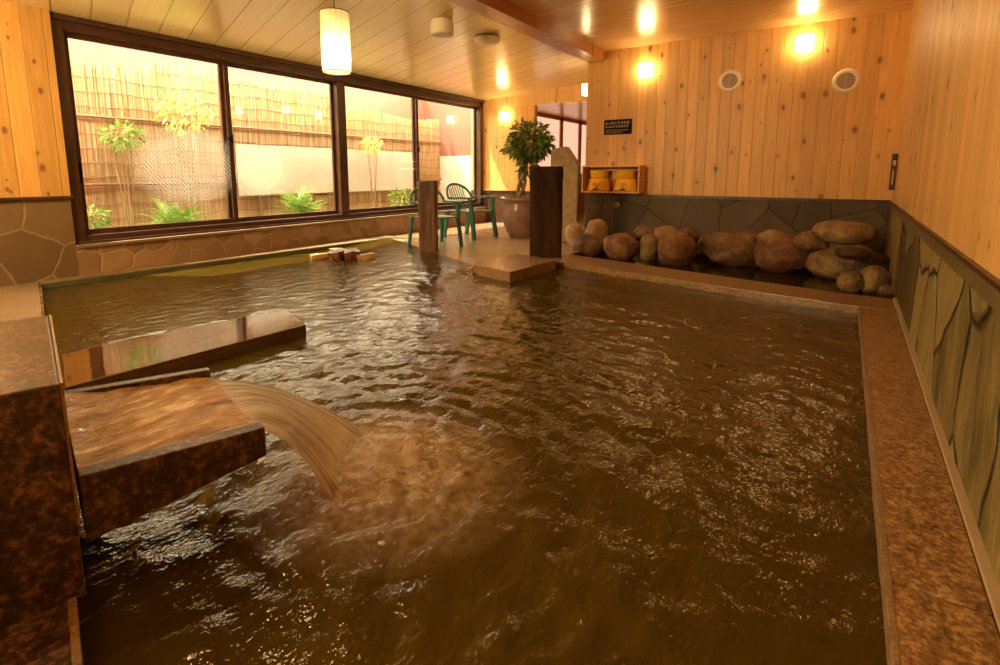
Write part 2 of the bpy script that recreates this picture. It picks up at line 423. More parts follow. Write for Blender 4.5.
def leaf_mat(name, c1, c2):
    t = NT(name); v = t.coord(); col = t.ramp(t.noise(v, 14, 2), [(.35, c1), (.65, c2)])
    d = t.bsdf(col, .38); tl = t.n('ShaderNodeBsdfTranslucent'); t.l(col, tl.inputs[0])
    m = t.n('ShaderNodeMixShader'); m.inputs[0].default_value = .3; t.l(d, m.inputs[1]); t.l(tl.outputs[0], m.inputs[2])
    return t.done(m.outputs[0])
M['leaf'] = leaf_mat('dark_glossy_leaves', (.07, .12, .016), (.26, .33, .055))
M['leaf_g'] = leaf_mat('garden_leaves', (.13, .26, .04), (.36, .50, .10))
M['leaf_y'] = leaf_mat('yellow_green_leaves', (.45, .50, .10), (.75, .72, .22))  # yellowish-green foliage tone
M['siding'] = wood('red_brown_siding', 1, 2, .16, (.34, .125, .085), (.27, .09, .06), .5, knots=False, seam=.012, vary=.1)
M['sheet'] = varied('grey_garden_board', (.48, .40, .33), (.56, .48, .40), 3, .6)
M['gravel'] = varied('garden_gravel', (.45, .38, .27), (.78, .68, .50), 30, .8, .02, 30)
M['bark'] = varied('pale_bark', (.20, .12, .06), (.34, .22, .11), 25, .7, .01)
M['pot'] = varied('glazed_pot', (.20, .115, .085), (.31, .19, .14), 5, .22, .002, 12)
M['soil'] = varied('soil', (.03, .015, .008), (.07, .04, .02), 40, .9, .01)
M['post_l'] = varied('weathered_post_wood', (.05, .022, .009), (.17, .08, .03), 7, .5, .02, 9, (1, 1, .18))
M['post_r'] = varied('dark_post_wood', (.012, .005, .002), (.06, .025, .008), 5, .6, .02, 9, (1, 1, .3), Specular_IOR_Level=.12)
M['monument'] = varied('old_stone_board', (.22, .155, .07), (.42, .31, .15), 12, .6, .006, 30)
M['yellow'] = plain('yellow_plastic', (.92, .50, .015), .32)
M['green_pl'] = plain('green_plastic', (.035, .16, .10), .28)
M['white_pl'] = plain('off_white_plastic', (.85, .78, .62), .4)
M['grey_pl'] = plain('grey_plastic_grille', (.30, .20, .13), .5)
M['black'] = plain('black_plate', (.016, .008, .005), .75, Specular_IOR_Level=.15)
M['letter'] = plain('pale_lettering', (.62, .50, .36), .5)
M['metal'] = plain('dull_steel', (.55, .45, .32), .3, Metallic=.9)
M['raft_wood'] = varied('floating_wood', (.32, .15, .06), (.58, .32, .14), 20, .4, .004)
M['charcoal'] = varied('dark_wet_wood', (.05, .015, .006), (.22, .08, .03), 20, .35, .008)
M['partition'] = varied('warm_partition', (.40, .20, .07), (.50, .26, .10), 3, .5)
def emit(name, col, st):
    t = NT(name); e = t.n('ShaderNodeEmission'); e.inputs[0].default_value = (*col, 1); e.inputs[1].default_value = st; return t.done(e.outputs[0])
M['sconce_glow'] = emit('sconce_diffuser', (1, .70, .32), 24)
M['alcove_glow'] = emit('alcove_lamp_strip', (1, .70, .34), 6)
def rock_mat(name, c1, c2, c3):
    t = NT(name); v = t.coord(kind='Object'); oi = t.n('ShaderNodeObjectInfo')
    ad = t.n('ShaderNodeVectorMath', operation='ADD'); t.l(v, ad.inputs[0]); t.l(oi.outputs['Random'], ad.inputs[1])
    f = t.noise(ad.outputs[0], 6, 5, .65); g = t.noise(ad.outputs[0], 55, 3, .6)
    h = t.math('ADD', t.math('MULTIPLY', f, .62), t.math('MULTIPLY', g, .38))
    col = t.ramp(h, [(.36, c1), (.5, c2), (.64, c3)])
    return t.done(t.bsdf(col, .6, t.bump(h, .022)))
ROCKM = {'pale': rock_mat('pale_tan_rock', (.30, .19, .10), (.50, .33, .18), (.62, .43, .25)),
         'brown': rock_mat('brown_rock', (.065, .032, .014), (.16, .083, .033), (.31, .17, .07)),
         'red': rock_mat('reddish_rock', (.075, .028, .012), (.18, .075, .028), (.36, .19, .08)),
         'olive': rock_mat('olive_tan_rock', (.10, .058, .022), (.25, .15, .06), (.40, .26, .11)),
         'dark': rock_mat('dark_rock', (.022, .010, .005), (.06, .028, .012), (.11, .055, .024))}

# ================================================================== SETTING
YB, YE = 7.25, 8.9            # back wall, end wall
XW = -6.3                     # window plane
def xr(y): return .41 + (y-1.73)*(.09/5.52)      # right wall face
P_ = lambda *a: [tuple(p) for p in a]
pool = P_((.18, -.07), (.181, 1.236), (.182, 2.0), (.212, 4.68), (-.644, 4.82), (-1.283, 4.94), (-2.60, 5.25),
          (-2.60, 4.30), (-3.20, 4.46), (-4.40, 5.08), (-5.74, 5.70), (-6.02, 1.54), (-1.22, .29))
bed = P_((.495, 5.12), (.495, 7.25), (-2.78, 7.25), (-2.72, 5.76), (.08, 5.12))
def polyfill(bm, loops, z):
    vs = [[Vector((x, y, 0)) for x, y in lp] for lp in loops]
    tris = tessellate_polygon(vs)
    allv = [bm.verts.new((v.x, v.y, z)) for lp in vs for v in lp]
    for t in tris:
        try: bm.faces.new([allv[i] for i in t])
        except ValueError: pass
FZ = -.012
bm = B()
polyfill(bm, [[(2, -4), (2, 7.4), (-3.0, 7.4), (-3.0, 14), (-6.6, 14), (-6.6, -4)], pool, bed], FZ)
fl = struct(link('floor', bm, M['floor']))
def basin(name, lp, z1, z0):
    bm = B(); n = len(lp)
    hi = [bm.verts.new((x, y, z1)) for x, y in lp]; lo = [bm.verts.new((x, y, z0)) for x, y in lp]
    for i in range(n): bm.faces.new((lo[i], lo[(i+1) % n], hi[(i+1) % n], hi[i]))
    polyfill(bm, [lp], z0)
    return link(name, bm, M['basin'])
struct(basin('floor_basin', pool, FZ, -.7)); struct(basin('floor_rock_bed', bed, FZ, -.16))

# right wall (wood above, slate below)
def quadwall(name, mat, a, b, z0, z1, off=0.0, th=.08, parent=None):
    """vertical slab between plan points a,b ; face on a-b line, thickness th to the right-hand side"""
    a = Vector((*a, 0)); b = Vector((*b, 0)); d = (b-a).normalized(); nrm = Vector((d.y, -d.x, 0))
    bm = B(); p = [a-nrm*off, b-nrm*off, b+nrm*th, a+nrm*th]
    prism(bm, [(q.x, q.y) for q in p], z0, z1)
    return link(name, bm, mat, parent)
ra, rb = (xr(-4), -4), (xr(YB), YB)
def zz(y): return 2.72
struct(quadwall('wall_right', M['wood_r'], ra, rb, .69, 2.75))
struct(quadwall('baseboard_right', M['stone_right'], ra, rb, FZ, .612, off=.012))
struct(quadwall('trim_1', M['stone_cap'], ra, rb, .612, .672, off=.016))
struct(quadwall('trim_2', M['wood_dark'], ra, rb, .672, .69, off=.020))
struct(quadwall('trim_3', M['grout'], ra, (xr(5.1), 5.1), 0.0, .018, off=.034, th=-.012))
# back wall
struct(quadwall('wall_back', M['wood_x'], (-3.18, YB), (.56, YB), .70, 2.75, th=-.12))
struct(quadwall('baseboard_back', M['stone_back'], (-3.16, YB-.012), (.56, YB-.012), -.012, .66, th=-.10))
struct(quadwall('trim_4', M['wood_dark'], (-3.18, YB-.03), (.52, YB-.03), .66, .70, th=-.12))
# left wall, near the camera
struct(quadwall('wall_left', M['wood_l'], (-6.10, 1.86), (-6.10, -4), .78, 2.6, th=.25))
struct(quadwall('baseboard_left', M['stone_left'], (-6.12, 1.86), (-6.12, -4), FZ, .76, th=.23))
struct(boxo('trim_5', (-6.40, -4, .76), (-6.08, 1.88, .785), M['wood_dark']))
# band under the window with its ledge
struct(boxo('baseboard_window', (-6.45, 1.861, FZ), (-6.12, YE, .275), M['stone_win']))
struct(boxo('trim_6', (-6.45, 1.861, .2752), (-6.085, YE, .305), M['granite_l'], bev=.004))
# rear (behind camera) wall closes the room
struct(boxo('wall_behind', (-6.6, -4.1, FZ), (.7, -4, 2.75), M['wood_x']))
# ceilings
bm = B()
vs = [bm.verts.new(c) for c in [(-6.5, -4, 2.445), (-3.1, -4, 2.655), (-3.1, YE+.1, 2.655), (-6.5, YE+.1, 2.445)]]
up = [bm.verts.new((v.co.x, v.co.y, v.co.z+.05)) for v in vs]
bm.faces.new(vs); bm.faces.new(up)
for i in range(4): bm.faces.new((vs[i], vs[(i+1) % 4], up[(i+1) % 4], up[i]))
struct(link('ceiling', bm, M['wood_ceil']))
struct(boxo('ceiling_right', (-3.0, -4, 2.72), (.75, YB+.1, 2.78), M['wood_ceil2']))
bm = B(); prism(bm, [(-3.16, -4), (-2.93, -4), (-2.93, YB), (-3.16, YB)], 2.585, 2.74, .006)
struct(link('trim_7', bm, M['wood_beam']))
struct(boxo('trim_8', (-3.20, -4, 2.60), (-3.162, YB, 2.645), M['wood_box']))
# end wall beyond the window, and the alcove
struct(boxo('wall_end', (-6.5, YE, .66), (-4.98, YE+.10, 2.289), M['wood_x']))
struct(boxo('baseboard_end', (-6.5, YE-.02, FZ), (-4.98, YE+.08, .645), M['wood_dark']))
struct(boxo('trim_9', (-6.25, YE-.05, .645), (-4.96, YE+.10, .668), M['wood_box']))
struct(boxo('trim_10', (-6.27, YE-.03, .668), (-6.20, YE+.0, 2.46), M['wood_box']))
struct(boxo('trim_11', (-6.5, YE+.0, 2.29), (-3.0, YE+.1, 2.75), M['wood_ceil2']))
struct(boxo('ceiling_alcove', (-6.4, YE+.101, 2.30), (-3.19, 14, 2.5), M['wood_ceil2']))
struct(boxo('wall_alcove_left', (-5.70, YE+.1, FZ), (-5.58, 14, 2.3), M['partition']))
struct(boxo('wall_alcove_end', (-6.4, 13.4, FZ), (-3.0, 13.5, 2.3), M['partition']))
struct(boxo('wall_alcove_right', (-3.18, YB+.122, FZ), (-3.06, 14, 2.75), M['wood_l']))
# pink panels of the alcove wall, their backlight put in as emission
def alcove_window():
    r = struct(empty('window_2', (-5.57, 11, 1.6)))
    mp = NT('pink_shoji'); 
    v = mp.coord((1, 1, 1)); sp = mp.n('ShaderNodeSeparateXYZ'); mp.l(v, sp.inputs[0])
    fr = mp.math('FRACT', mp.math('MULTIPLY', sp.outputs[1], 9.0))
    c = mp.mix(mp.math('LESS_THAN', fr, .12), (1, .52, .33), (1, .70, .50))
    e = mp.n('ShaderNodeEmission'); mp.l(c, e.inputs[0]); e.inputs[1].default_value = .95
    mat = mp.done(e.outputs[0])
    for (y0, y1) in ((9.6, 11.15), (11.3, 12.2), (12.35, 13.3)):
        f = boxo('pane', (-.02, y0-11, -.62), (.0, y1-11, .62), mat, r)
    bm = B()
    for y in (9.55, 11.22, 12.28): box(bm, (-.01, y-11-.07, -.66), (.03, y-11+.07, .68))
    box(bm, (-.01, -1.5, -.70), (.03, 2.35, -.62)); box(bm, (-.01, -1.5, .62), (.03, 2.35, .70))
    link('window_frame', bm, M['wood_beam'], r)
alcove_window()

# ------------------------------------------------------------------ big window
def window():
    r = struct(empty('window_1', (XW, 1.9, .305)))
    def pt(y, z): return (y-1.9, z-.305)
    bm = B()
    y0, y1 = 1.9, YE-.02
    def fb(ya, yb, za, zb, xa, xb, b_=bm): box(b_, (xa, ya-1.9, za-.305), (xb, yb-1.9, zb-.305), .004)
    fb(y0, y1, .305, .385, -.05, .12); fb(y0, y1, 2.33, 2.455, -.05, .12)
    fb(y0-.03, y0+.07, .30, 2.455, -.05, .13); fb(y1-.10, y1, .30, 2.455, -.05, .12)
    fb(y0, y1, 2.415, 2.462, .12, .17); fb(y0, y1, .305, .33, .12, .16)
    link('window_frame', bm, M['frame'], r)
    bm = B(); fb(5.18, 5.33, .38, 2.34, -.05, .10, bm); link('centre_mullion', bm, M['frame'], r)
    sashes = [(1.97, 3.59, .03), (3.50, 5.20, -.02), (5.31, 6.99, .03), (6.90, 8.80, -.02)]
    for i, (a, b, x) in enumerate(sashes):
        bm = B()
        fb(a, a+.055, .385, 2.335, x-.015, x+.02, bm); fb(b-.055, b, .385, 2.335, x-.015, x+.02, bm)
        fb(a+.05, b-.05, .385, .44, x-.015, x+.02, bm); fb(a+.05, b-.05, 2.285, 2.335, x-.015, x+.02, bm)
        s = link('sash', bm, M['frame'], r)
        bm = B(); box(bm, (x, a+.05-1.9, .435-.305), (x+.006, b-.05-1.9, 2.29-.305))
        link('pane', bm, M['glass'], s)
        if i in (0, 2):
            bm = B(); yb = b-.028-1.9
            box(bm, (x+.02, yb-.02, 1.37-.305), (x+.045, yb+.02, 1.47-.305), .004)
            box(bm, (x+.03, yb-.045, 1.40-.305), (x+.055, yb-.015, 1.43-.305), .004)
            link('latch', bm, M['black'], s)
        if i == 0:
            bm = B(); box(bm, (x+.02, .085, .90-.305), (x+.032, .115, 1.10-.305), .004); link('pull_handle', bm, M['black'], s)
    # insect-screen moire painted as soft hatched ovals on the first two panes
    for (y, z, hy, hz, x) in ((3.05, 1.08, .62, .46, .045), (3.98, 1.02, .40, .34, -.010)):
        bm = B(); uv = bm.loops.layers.uv.new('UVMap')
        q = [bm.verts.new((x, y-1.9+sy*hy, z-.305+sz*hz)) for sy, sz in ((-1, -1), (1, -1), (1, 1), (-1, 1))]
        f = bm.faces.new(q)
        for l, c in zip(f.loops, ((0, 0), (1, 0), (1, 1), (0, 1))): l[uv].uv = c
        link('moire_decal', bm, M['hatch'], r)
window()

# ================================================================== GARDEN OUTSIDE
struct(boxo('floor_garden', (-9.6, -1, .05), (-6.46, 11, .16), M['gravel']))
XF = -7.6
def reed_fence():
    rnd = random.Random(4)
    segs = [(0.6, 3.35, 2.33), (3.35, 6.2, 2.40), (6.2, 9.2, 2.16)]
    labels = ['tall reed screen behind the leftmost window pane', 'tall reed screen in the middle of the garden fence', 'lower reed screen at the far end of the garden']
    for (a, b, top), lab in zip(segs, labels):
        r = empty('reed_screen', (XF, (a+b)/2, .16)); tag(r, lab+', tan reeds tied with dark cord', 'fence', 'reed screens along the garden')
        oy = (a+b)/2
        bm = B(); y = a
        while y < b:
            wd = rnd.uniform(.008, .016)
            for lay in (0, 1):
                yy = y-oy+rnd.uniform(-.004, .004); x = -.02*lay+rnd.uniform(-.004, .004); tz = top-.16+rnd.uniform(-.05, .03)+.05*math.sin(y*2.1)
                lean = rnd.uniform(-.02, .02); h = wd/2
                v = [bm.verts.new(c) for c in ((x+h, yy-h, 0), (x+h, yy+h, 0), (x-h, yy, 0), (x+h, yy-h+lean, tz), (x+h, yy+h+lean, tz), (x-h, yy+lean, tz))]
                bm.faces.new((v[0], v[1], v[4], v[3])); bm.faces.new((v[1], v[2], v[5], v[4])); bm.faces.new((v[2], v[0], v[3], v[5])); bm.faces.new(v[3:6])
            y += wd*rnd.uniform(1.0, 1.28)
        link('reeds', bm, M['reed'], r)
        bm = B(); z = .28
        while z < top-.2:
            pts = [(.018, a-oy+(b-a)*k/16, z+.012*math.sin(k*1.3+z*5)) for k in range(17)]
            tube(bm, pts, .0045, 5); z += .17
        link('tie_cords', bm, M['bamboo_dark'], r)
        for z in (.70, 1.52):
            bm = B(); tube(bm, [(.035, a-oy, z), (.035, b-oy, z)], .017, 8); link('bamboo_rail', bm, M['bamboo_dark'], r)
reed_fence()
# neighbouring wall with siding, and the return wall at the far end
bld = empty('siding_wall', (-8.2, 3, .1)); tag(bld, 'red-brown boarded wall rising behind the reed screens', 'wall')
bm = B(); box(bm, (-.1, -7, 0), (0, -.6, 4.3)); box(bm, (-.1, -.6, 0), (0, 6.6, 2.75)); link('boards', bm, M['siding'], bld)  # near stretch raised out of view to keep sun off the water
ret = empty('garden_end_wall', (-7.3, 9.35, .1)); tag(ret, 'red and grey wall closing the far end of the garden, striped by sunlight', 'wall')
bm = B(); box(bm, (-1.4, 0, 1.28), (.98, .1, 2.9)); link('red_upper_boards', bm, M['siding'], ret)
bm = B(); box(bm, (-1.4, -.01, 0), (.98, .1, 1.28)); link('grey_lower_panel', bm, M['sheet'], ret)
sp = empty('grey_garden_board', (-7.50, 6.3, .16)); tag(sp, 'pale grey board leaning upright against the reed screens behind the middle panes', 'panel')
bm = B(); box(bm, (-.02, -1.95, .50), (.0, 2.05, 1.27)); link('board', bm, M['sheet'], sp)
for yy in (-1.6, 0, 1.7):
    bm = B(); box(bm, (-.045, yy-.025, 0), (-.021, yy+.025, 1.25)); link('stake', bm, M['bamboo_dark'], sp)

def leaves(bm, c, rad, n, size, rnd, up=0.0, elong=2.2, hollow=.3):
    for _ in range(n):
        d = Vector((rnd.gauss(0, 1), rnd.gauss(0, 1), rnd.gauss(0, 1))).normalized()
        rr = rnd.uniform(hollow, 1)**.6
        p = Vector(c)+Vector((d.x*rad[0], d.y*rad[1], d.z*rad[2]))*rr
        t = (d+Vector((rnd.uniform(-.7, .7), rnd.uniform(-.7, .7), rnd.uniform(-.8, .2)+up))).normalized()
        s = t.cross(Vector((rnd.uniform(-1, 1), rnd.uniform(-1, 1), rnd.uniform(-1, 1)))).normalized()
        nn = t.cross(s).normalized()
        L = size*rnd.uniform(.7, 1.3); W = L/elong
        a = bm.verts.new(p); b = bm.verts.new(p+t*L*.5+s*W*.5+nn*L*.06); e = bm.verts.new(p+t*L-nn*L*.08); f = bm.verts.new(p+t*L*.5-s*W*.5+nn*L*.06); m = bm.verts.new(p+t*L*.5-nn*L*.03)
        for q in ((a, b, m), (b, e, m), (e, f, m), (f, a, m)): bm.faces.new(q)
def fronds(bm, c, n, length, rnd, w=.035):
    for i in range(n):
        a = rnd.uniform(0, 2*math.pi); d = Vector((math.cos(a), math.sin(a), 0)); el = rnd.uniform(.8, 1.5); L = length*rnd.uniform(.7, 1.15)
        pts = []; p = Vector(c); k = 7
        for j in range(k+1):
            pts.append(p.copy()); e2 = el-1.5*(j/k)**1.5; p = p+(d*math.cos(e2)+Vector((0, 0, 1))*math.sin(e2))*L/k
        side = Vector((-d.y, d.x, 0))
        for j in range(1, k+1):
            wd = w*2.2*math.sin(math.pi*(j+.3)/(k+1.2))+.01
            t = (pts[j]-pts[j-1])
            for sgn in (-1, 1):
                for q in (0, .5):
                    p0 = pts[j-1]+t*q; p1 = p0+t*.35; tip = p0+t*.7+side*sgn*wd
                    bm.faces.new([bm.verts.new(v) for v in (p0, p1, tip)])
rnd = random.Random(8)
def garden_plant(name, label, cat, px, py, x, r, kind, mat, group=None):
    c = Xp(px, py, x); base = Vector((c.x, c.y, .16))
    o = empty(name, base); tag(o, label, cat, group)
    h = c.z-.16
    bm = B()
    if kind == 'fern': 
        fronds(bm, (0, 0, .03), 34, r*1.3, rnd); fronds(bm, (0, .2*r, .03), 20, r, rnd)
        link('foliage', bm, mat, o)
    else:
        leaves(bm, (0, 0, h), (r*.55, r, r*.75), int(260*r/.35), .075, rnd); link('foliage', bm, mat, o)
    bm = B()
    for k in range(4):
        a = k*1.6; tube(bm, [(0.02*math.cos(a), .02*math.sin(a), 0), (.05*math.cos(a), .08*math.sin(a), h*.6), (.12*math.cos(a)*r/.3, .2*math.sin(a)*r/.3, h+.1*r)], [.010, .007, .003], 5)
    link('stems', bm, M['bark'], o)
garden_plant('garden_fern', 'feathery fern low behind the first pane, right of its middle', 'plant', 172, 205, -6.93, .50, 'fern', M['leaf_g'])
garden_plant('garden_fern', 'wide fern at the foot of the second window pane', 'plant', 300, 208, -6.98, .56, 'fern', M['leaf_g'])
garden_plant('garden_shrub', 'small green shrub seen through the third pane beside the left chair', 'shrub', 402, 198, -6.95, .26, 'leaf', M['leaf_g'])
garden_plant('garden_shrub', 'low leafy clump at the bottom left corner of the first pane', 'shrub', 92, 219, -6.95, .16, 'leaf', M['leaf_g'])
garden_plant('garden_shrub', 'thin leafy sapling in front of the reeds, left half of the first pane', 'shrub', 122, 135, -7.3, .22, 'leaf', M['leaf_g'])
garden_plant('garden_shrub', 'bushy young tree with yellowish leaves behind the first mullion', 'shrub', 182, 112, -7.25, .36, 'leaf', M['leaf_y'])
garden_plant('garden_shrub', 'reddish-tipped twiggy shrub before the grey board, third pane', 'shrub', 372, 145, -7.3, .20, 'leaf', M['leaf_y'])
def garden_stone(px, x, s, lab):
    c = Xp(px, 222, x); bm = B(); bmesh.ops.create_icosphere(bm, subdivisions=3, radius=1)
    for v in bm.verts:
        n = noise.noise(v.co*1.3+Vector((px, 0, 0)))*.3+1; v.co = Vector((v.co.x*s*.8*n, v.co.y*s*1.3*n, v.co.z*s*.75*n))
    o = link('garden_stone', bm, M['sheet'], smooth=True); o.location = (c.x, c.y, .16+s*.5); tag(o, lab, 'stone', 'pale garden stones')
garden_stone(112, -6.85, .13, 'pale stone at the left foot of the first pane')
garden_stone(197, -6.75, .12, 'pale stone beside the fern, near the first mullion')
garden_stone(285, -6.75, .11, 'pale stone under the wide fern behind the second pane')

# ================================================================== POOL EDGES
def top_obj(name, pts, z0, z1, mat, label, cat, bev=.006, group=None, kind=None):
    c = Vector((sum(p[0] for p in pts)/len(pts), sum(p[1] for p in pts)/len(pts), z0))
    bm = B(); prism(bm, [(p[0]-c.x, p[1]-c.y) for p in pts], 0, z1-z0, bev)
    o = link(name, bm, mat); o.location = c; tag(o, label, cat, group, kind); return o
# right rim in granite lengths
ys = [-3.9, 1.50, 3.12, 4.66]
labs = ['brown granite rim stone nearest the viewer along the right wall', 'middle brown granite rim stone along the right wall', 'far brown granite rim stone ending at the rear kerb corner']
def xin(y): return .178+max(0, y-2)*.0125
for i in range(3):
    a, b = ys[i]+.004, ys[i+1]-.004
    top_obj('granite_rim_stone', [(xin(a), a), (xr(a)-.036, a), (xr(b)-.036, b), (xin(b), b)], -.0119, 0, M['granite_r'], labs[i], 'rim stone', .003, 'granite rim stones on the right')
    # narrow raised lip on the water side
# pale lip on the water side of the rim
top_obj('rim_edge_strip', [(xin(-.06)-.018, -.06), (xin(-.06)-.001, -.06), (xin(4.66)-.001, 4.66), (xin(4.66)-.018, 4.66)], -.10, .001, M['granite_l'], 'thin pale edge strip where the right rim meets the water', 'edging', .003)
# rear kerb between pool and rock bed
kf = [(xr(4.67)-.036, 4.665), (.20, 4.665), (-.644, 4.81), (-1.283, 4.93), (-2.52, 5.23)]
kr = [(-2.74, 5.78), (-1.4, 5.46), (.07, 5.13), (xr(5.08)-.03, 5.10)]
ct = top_obj('rear_kerb', kf+kr, -.0119, .004, M['granite_b'], 'long granite kerb between the pool and the row of boulders', 'kerb', .005)
bm = B(); prism(bm, [(.205, 4.655), (-.644, 4.80), (-1.283, 4.92), (-2.52, 5.22), (-2.52, 5.228), (-1.283, 4.928), (-.644, 4.808), (.205, 4.663)], -.14, -.001)
o = link('front_face', bm, M['granite_b'], ct); o.location = -ct.location
# deck on the near left of the pool and ledge at the window
top_obj('deck_slab', [(-6.115, -1.5), (-2.6, -1.5), (-2.35, .58), (-6.02, 1.52), (-6.115, 1.55)], -.0119, .002, M['granite_l'], 'pale stone deck in the left corner beside the pool', 'deck', .003)
top_obj('window_ledge_rim', [(-6.118, 1.56), (-6.02, 1.54), (-5.74, 5.70), (-5.80, 5.86), (-6.118, 5.9)], -.0119, .004, M['granite_l'], 'narrow pale rim of the pool under the long window', 'rim', .003)
top_obj('granite_deck', [(-1.26, -.6), (-.6, -.6), (-.6, .125), (-1.24, .293), (-2.05, .505)], -.0119, .002, M['granite_c'], 'dark granite deck edge below the spout in the near left corner', 'deck', .003)
top_obj('deck_edge_strip', [(-.35, .062), (-1.22, .284), (-1.80, .440), (-1.80, .455), (-1.22, .301), (-.35, .078)], -.09, .010, M['granite_b'], 'pale edge strip of the dark deck in the near left corner', 'edging', .002)
# corner slab
sl = [Z(473, 264, .05), Z(510, 272, .05), Z(556, 260, .05), Z(515, 253.5, .05)]
sl = [(p.x, p.y) for p in sl]
sb = top_obj('corner_slab', sl, -.13, .05, M['bench'], 'square polished granite slab at the inner pool corner before the right post', 'slab', .006)
# weir: wide polished divider with a skin of water
wp = [Z(66, 387, .03), Z(306, 324.5, .03), Z(286, 308.5, .03), Z(61, 354, .03)]
top_obj('divider_weir', [(p.x, p.y) for p in wp], -.20, .03, M['weir'], 'wide low polished stone divider lying in the water behind the spout', 'divider', .004)

# ================================================================== SPOUT BLOCK AND TROUGH
c1 = Vector((-2.151, .557)); c2 = Vector((-1.416, .372)); dv = Vector((-.30, -.95)).normalized()*.75
blk = [c1, c2, c2+dv, c1+dv]
gb = top_obj('granite_block', blk, 0.003, .533, M['granite_c'], 'big dark red granite block feeding the water spout', 'block', .006)
bm = B(); e0 = c1+Vector((.01, .0)); e1 = c2
nn = Vector((.25, .968))*.006
cen = Vector(gb.location[:2])
q = [e0-cen, e1-cen, e1+nn-cen, e0+nn-cen]
prism(bm, [(p.x, p.y) for p in q], .18, .531, 0); link('painted_lit_edge', bm, M['granite_l'], gb)  # pale strip stands for window light on the block's pool-side face
tA, tB, tC, tD = Vector((-2.045, .540)), Vector((-1.86, .913)), Vector((-1.275, .766)), Vector((-1.418, .386))
tr = empty('water_trough', (-1.62, .65, .14)); tag(tr, 'short open granite trough jutting from the block, water running through it', 'trough')
def rel(v): return (v.x+1.62, v.y-.65)
def lerp(a, b, t): return a+(b-a)*t
wf, wr_ = .075, .06
ia, ib = lerp(tA, tD, wr_), lerp(tB, tC, wr_); ic, id_ = lerp(tC, tB, wf), lerp(tD, tA, wf)
bm = B(); prism(bm, [rel(v) for v in (tD, tC, ic, id_)], [-.01-.13*0-.0, .076, .076, -.01], [.16, .16, .16, .16], .004); link('front_wall', bm, M['granite_c'], tr)
bm = B(); prism(bm, [rel(v) for v in (tA, tB, ib, ia)], [-.01, .07, .07, -.01], .16, .004); link('rear_wall', bm, M['granite_c'], tr)
bm = B(); prism(bm, [rel(v) for v in (ia, ib, ic, id_)], [-.01, .076, .076, -.01], [.10, .095, .095, .10]); link('trough_floor', bm, M['granite_c'], tr)
# the water in it
def grid_sheet(name, f, nu, nv, mat, parent=None, uvs=False):
    bm = B(); uv = bm.loops.layers.uv.new('UVMap')
    V = [[bm.verts.new(f(i/nu, j/nv)) for j in range(nv+1)] for i in range(nu+1)]
    for i in range(nu):
        for j in range(nv):
            fc = bm.faces.new((V[i][j], V[i+1][j], V[i+1][j+1], V[i][j+1]))
            for l, (a, b) in zip(fc.loops, ((i, j), (i+1, j), (i+1, j+1), (i, j+1))): l[uv].uv = (a/nu, b/nv)
    return link(name, bm, mat, parent, smooth=True)
def tw(u, v):
    a = lerp(ia, id_, u); b = lerp(ib, ic, u); p = lerp(a, b, v)
    n = noise.noise(Vector((p.x*9, p.y*5, 3)))*.012+noise.noise(Vector((p.x*22, p.y*12, 7)))*.006
    near = max(0, 1-v*4)
    return (p.x, p.y, .283+n*(1+near)-.018*max(0, v-.8)*5*.6+.015*near)
grid = grid_sheet('trough_water', tw, 60, 44, M['trough_water'])
tag(grid, 'churning brown-gold water inside the open trough', 'water', kind='stuff')
L0, L1 = ib, ic
fd = Vector((.22, .93)).normalized()
E0, E1 = Vector((-1.52, 1.36)), Vector((-1.22, .95))
def cas(u, t):
    s = lerp(L0, L1, u); e = lerp(E0, E1, u)
    p = lerp(s, e, t)
    z = .267-.33*t**1.75
    z += noise.noise(Vector((u*7, t*1.5, 1)))*.018*math.sin(math.pi*min(1, t*1.3+.1))+.02*math.sin(math.pi*u)*math.sin(math.pi*t)
    return (p.x, p.y, z)
cs = grid_sheet('water_cascade', cas, 60, 30, M['cascade'])
tag(cs, 'fan of water falling from the trough lip into the pool', 'waterfall', kind='stuff')
def cas_side(u, t):
    s = lerp(L1, tC, u*.6); e = lerp(E1, E1+Vector((.02, -.05)), u)
    p = lerp(s, e, t); return (p.x, p.y, .262-.325*t**1.75-.03*u)
# churned patch where the fall lands
SP = Vector((-1.33, 1.18))
def fo(u, v):
    x = SP.x+.06+(u-.5)*1.1; y = SP.y+.02+(v-.5)*1.0
    d = math.hypot((u-.5)*2, (v-.5)*2)
    return (x, y, -.045+.05*max(0, 1-d)**1.2*(1+.9*noise.noise(Vector((x*16, y*16, 0)))))
fm = grid_sheet('splash_water', fo, 60, 60, M['foam']); tag(fm, 'churned pale brown water where the cascade lands', 'water', kind='stuff')

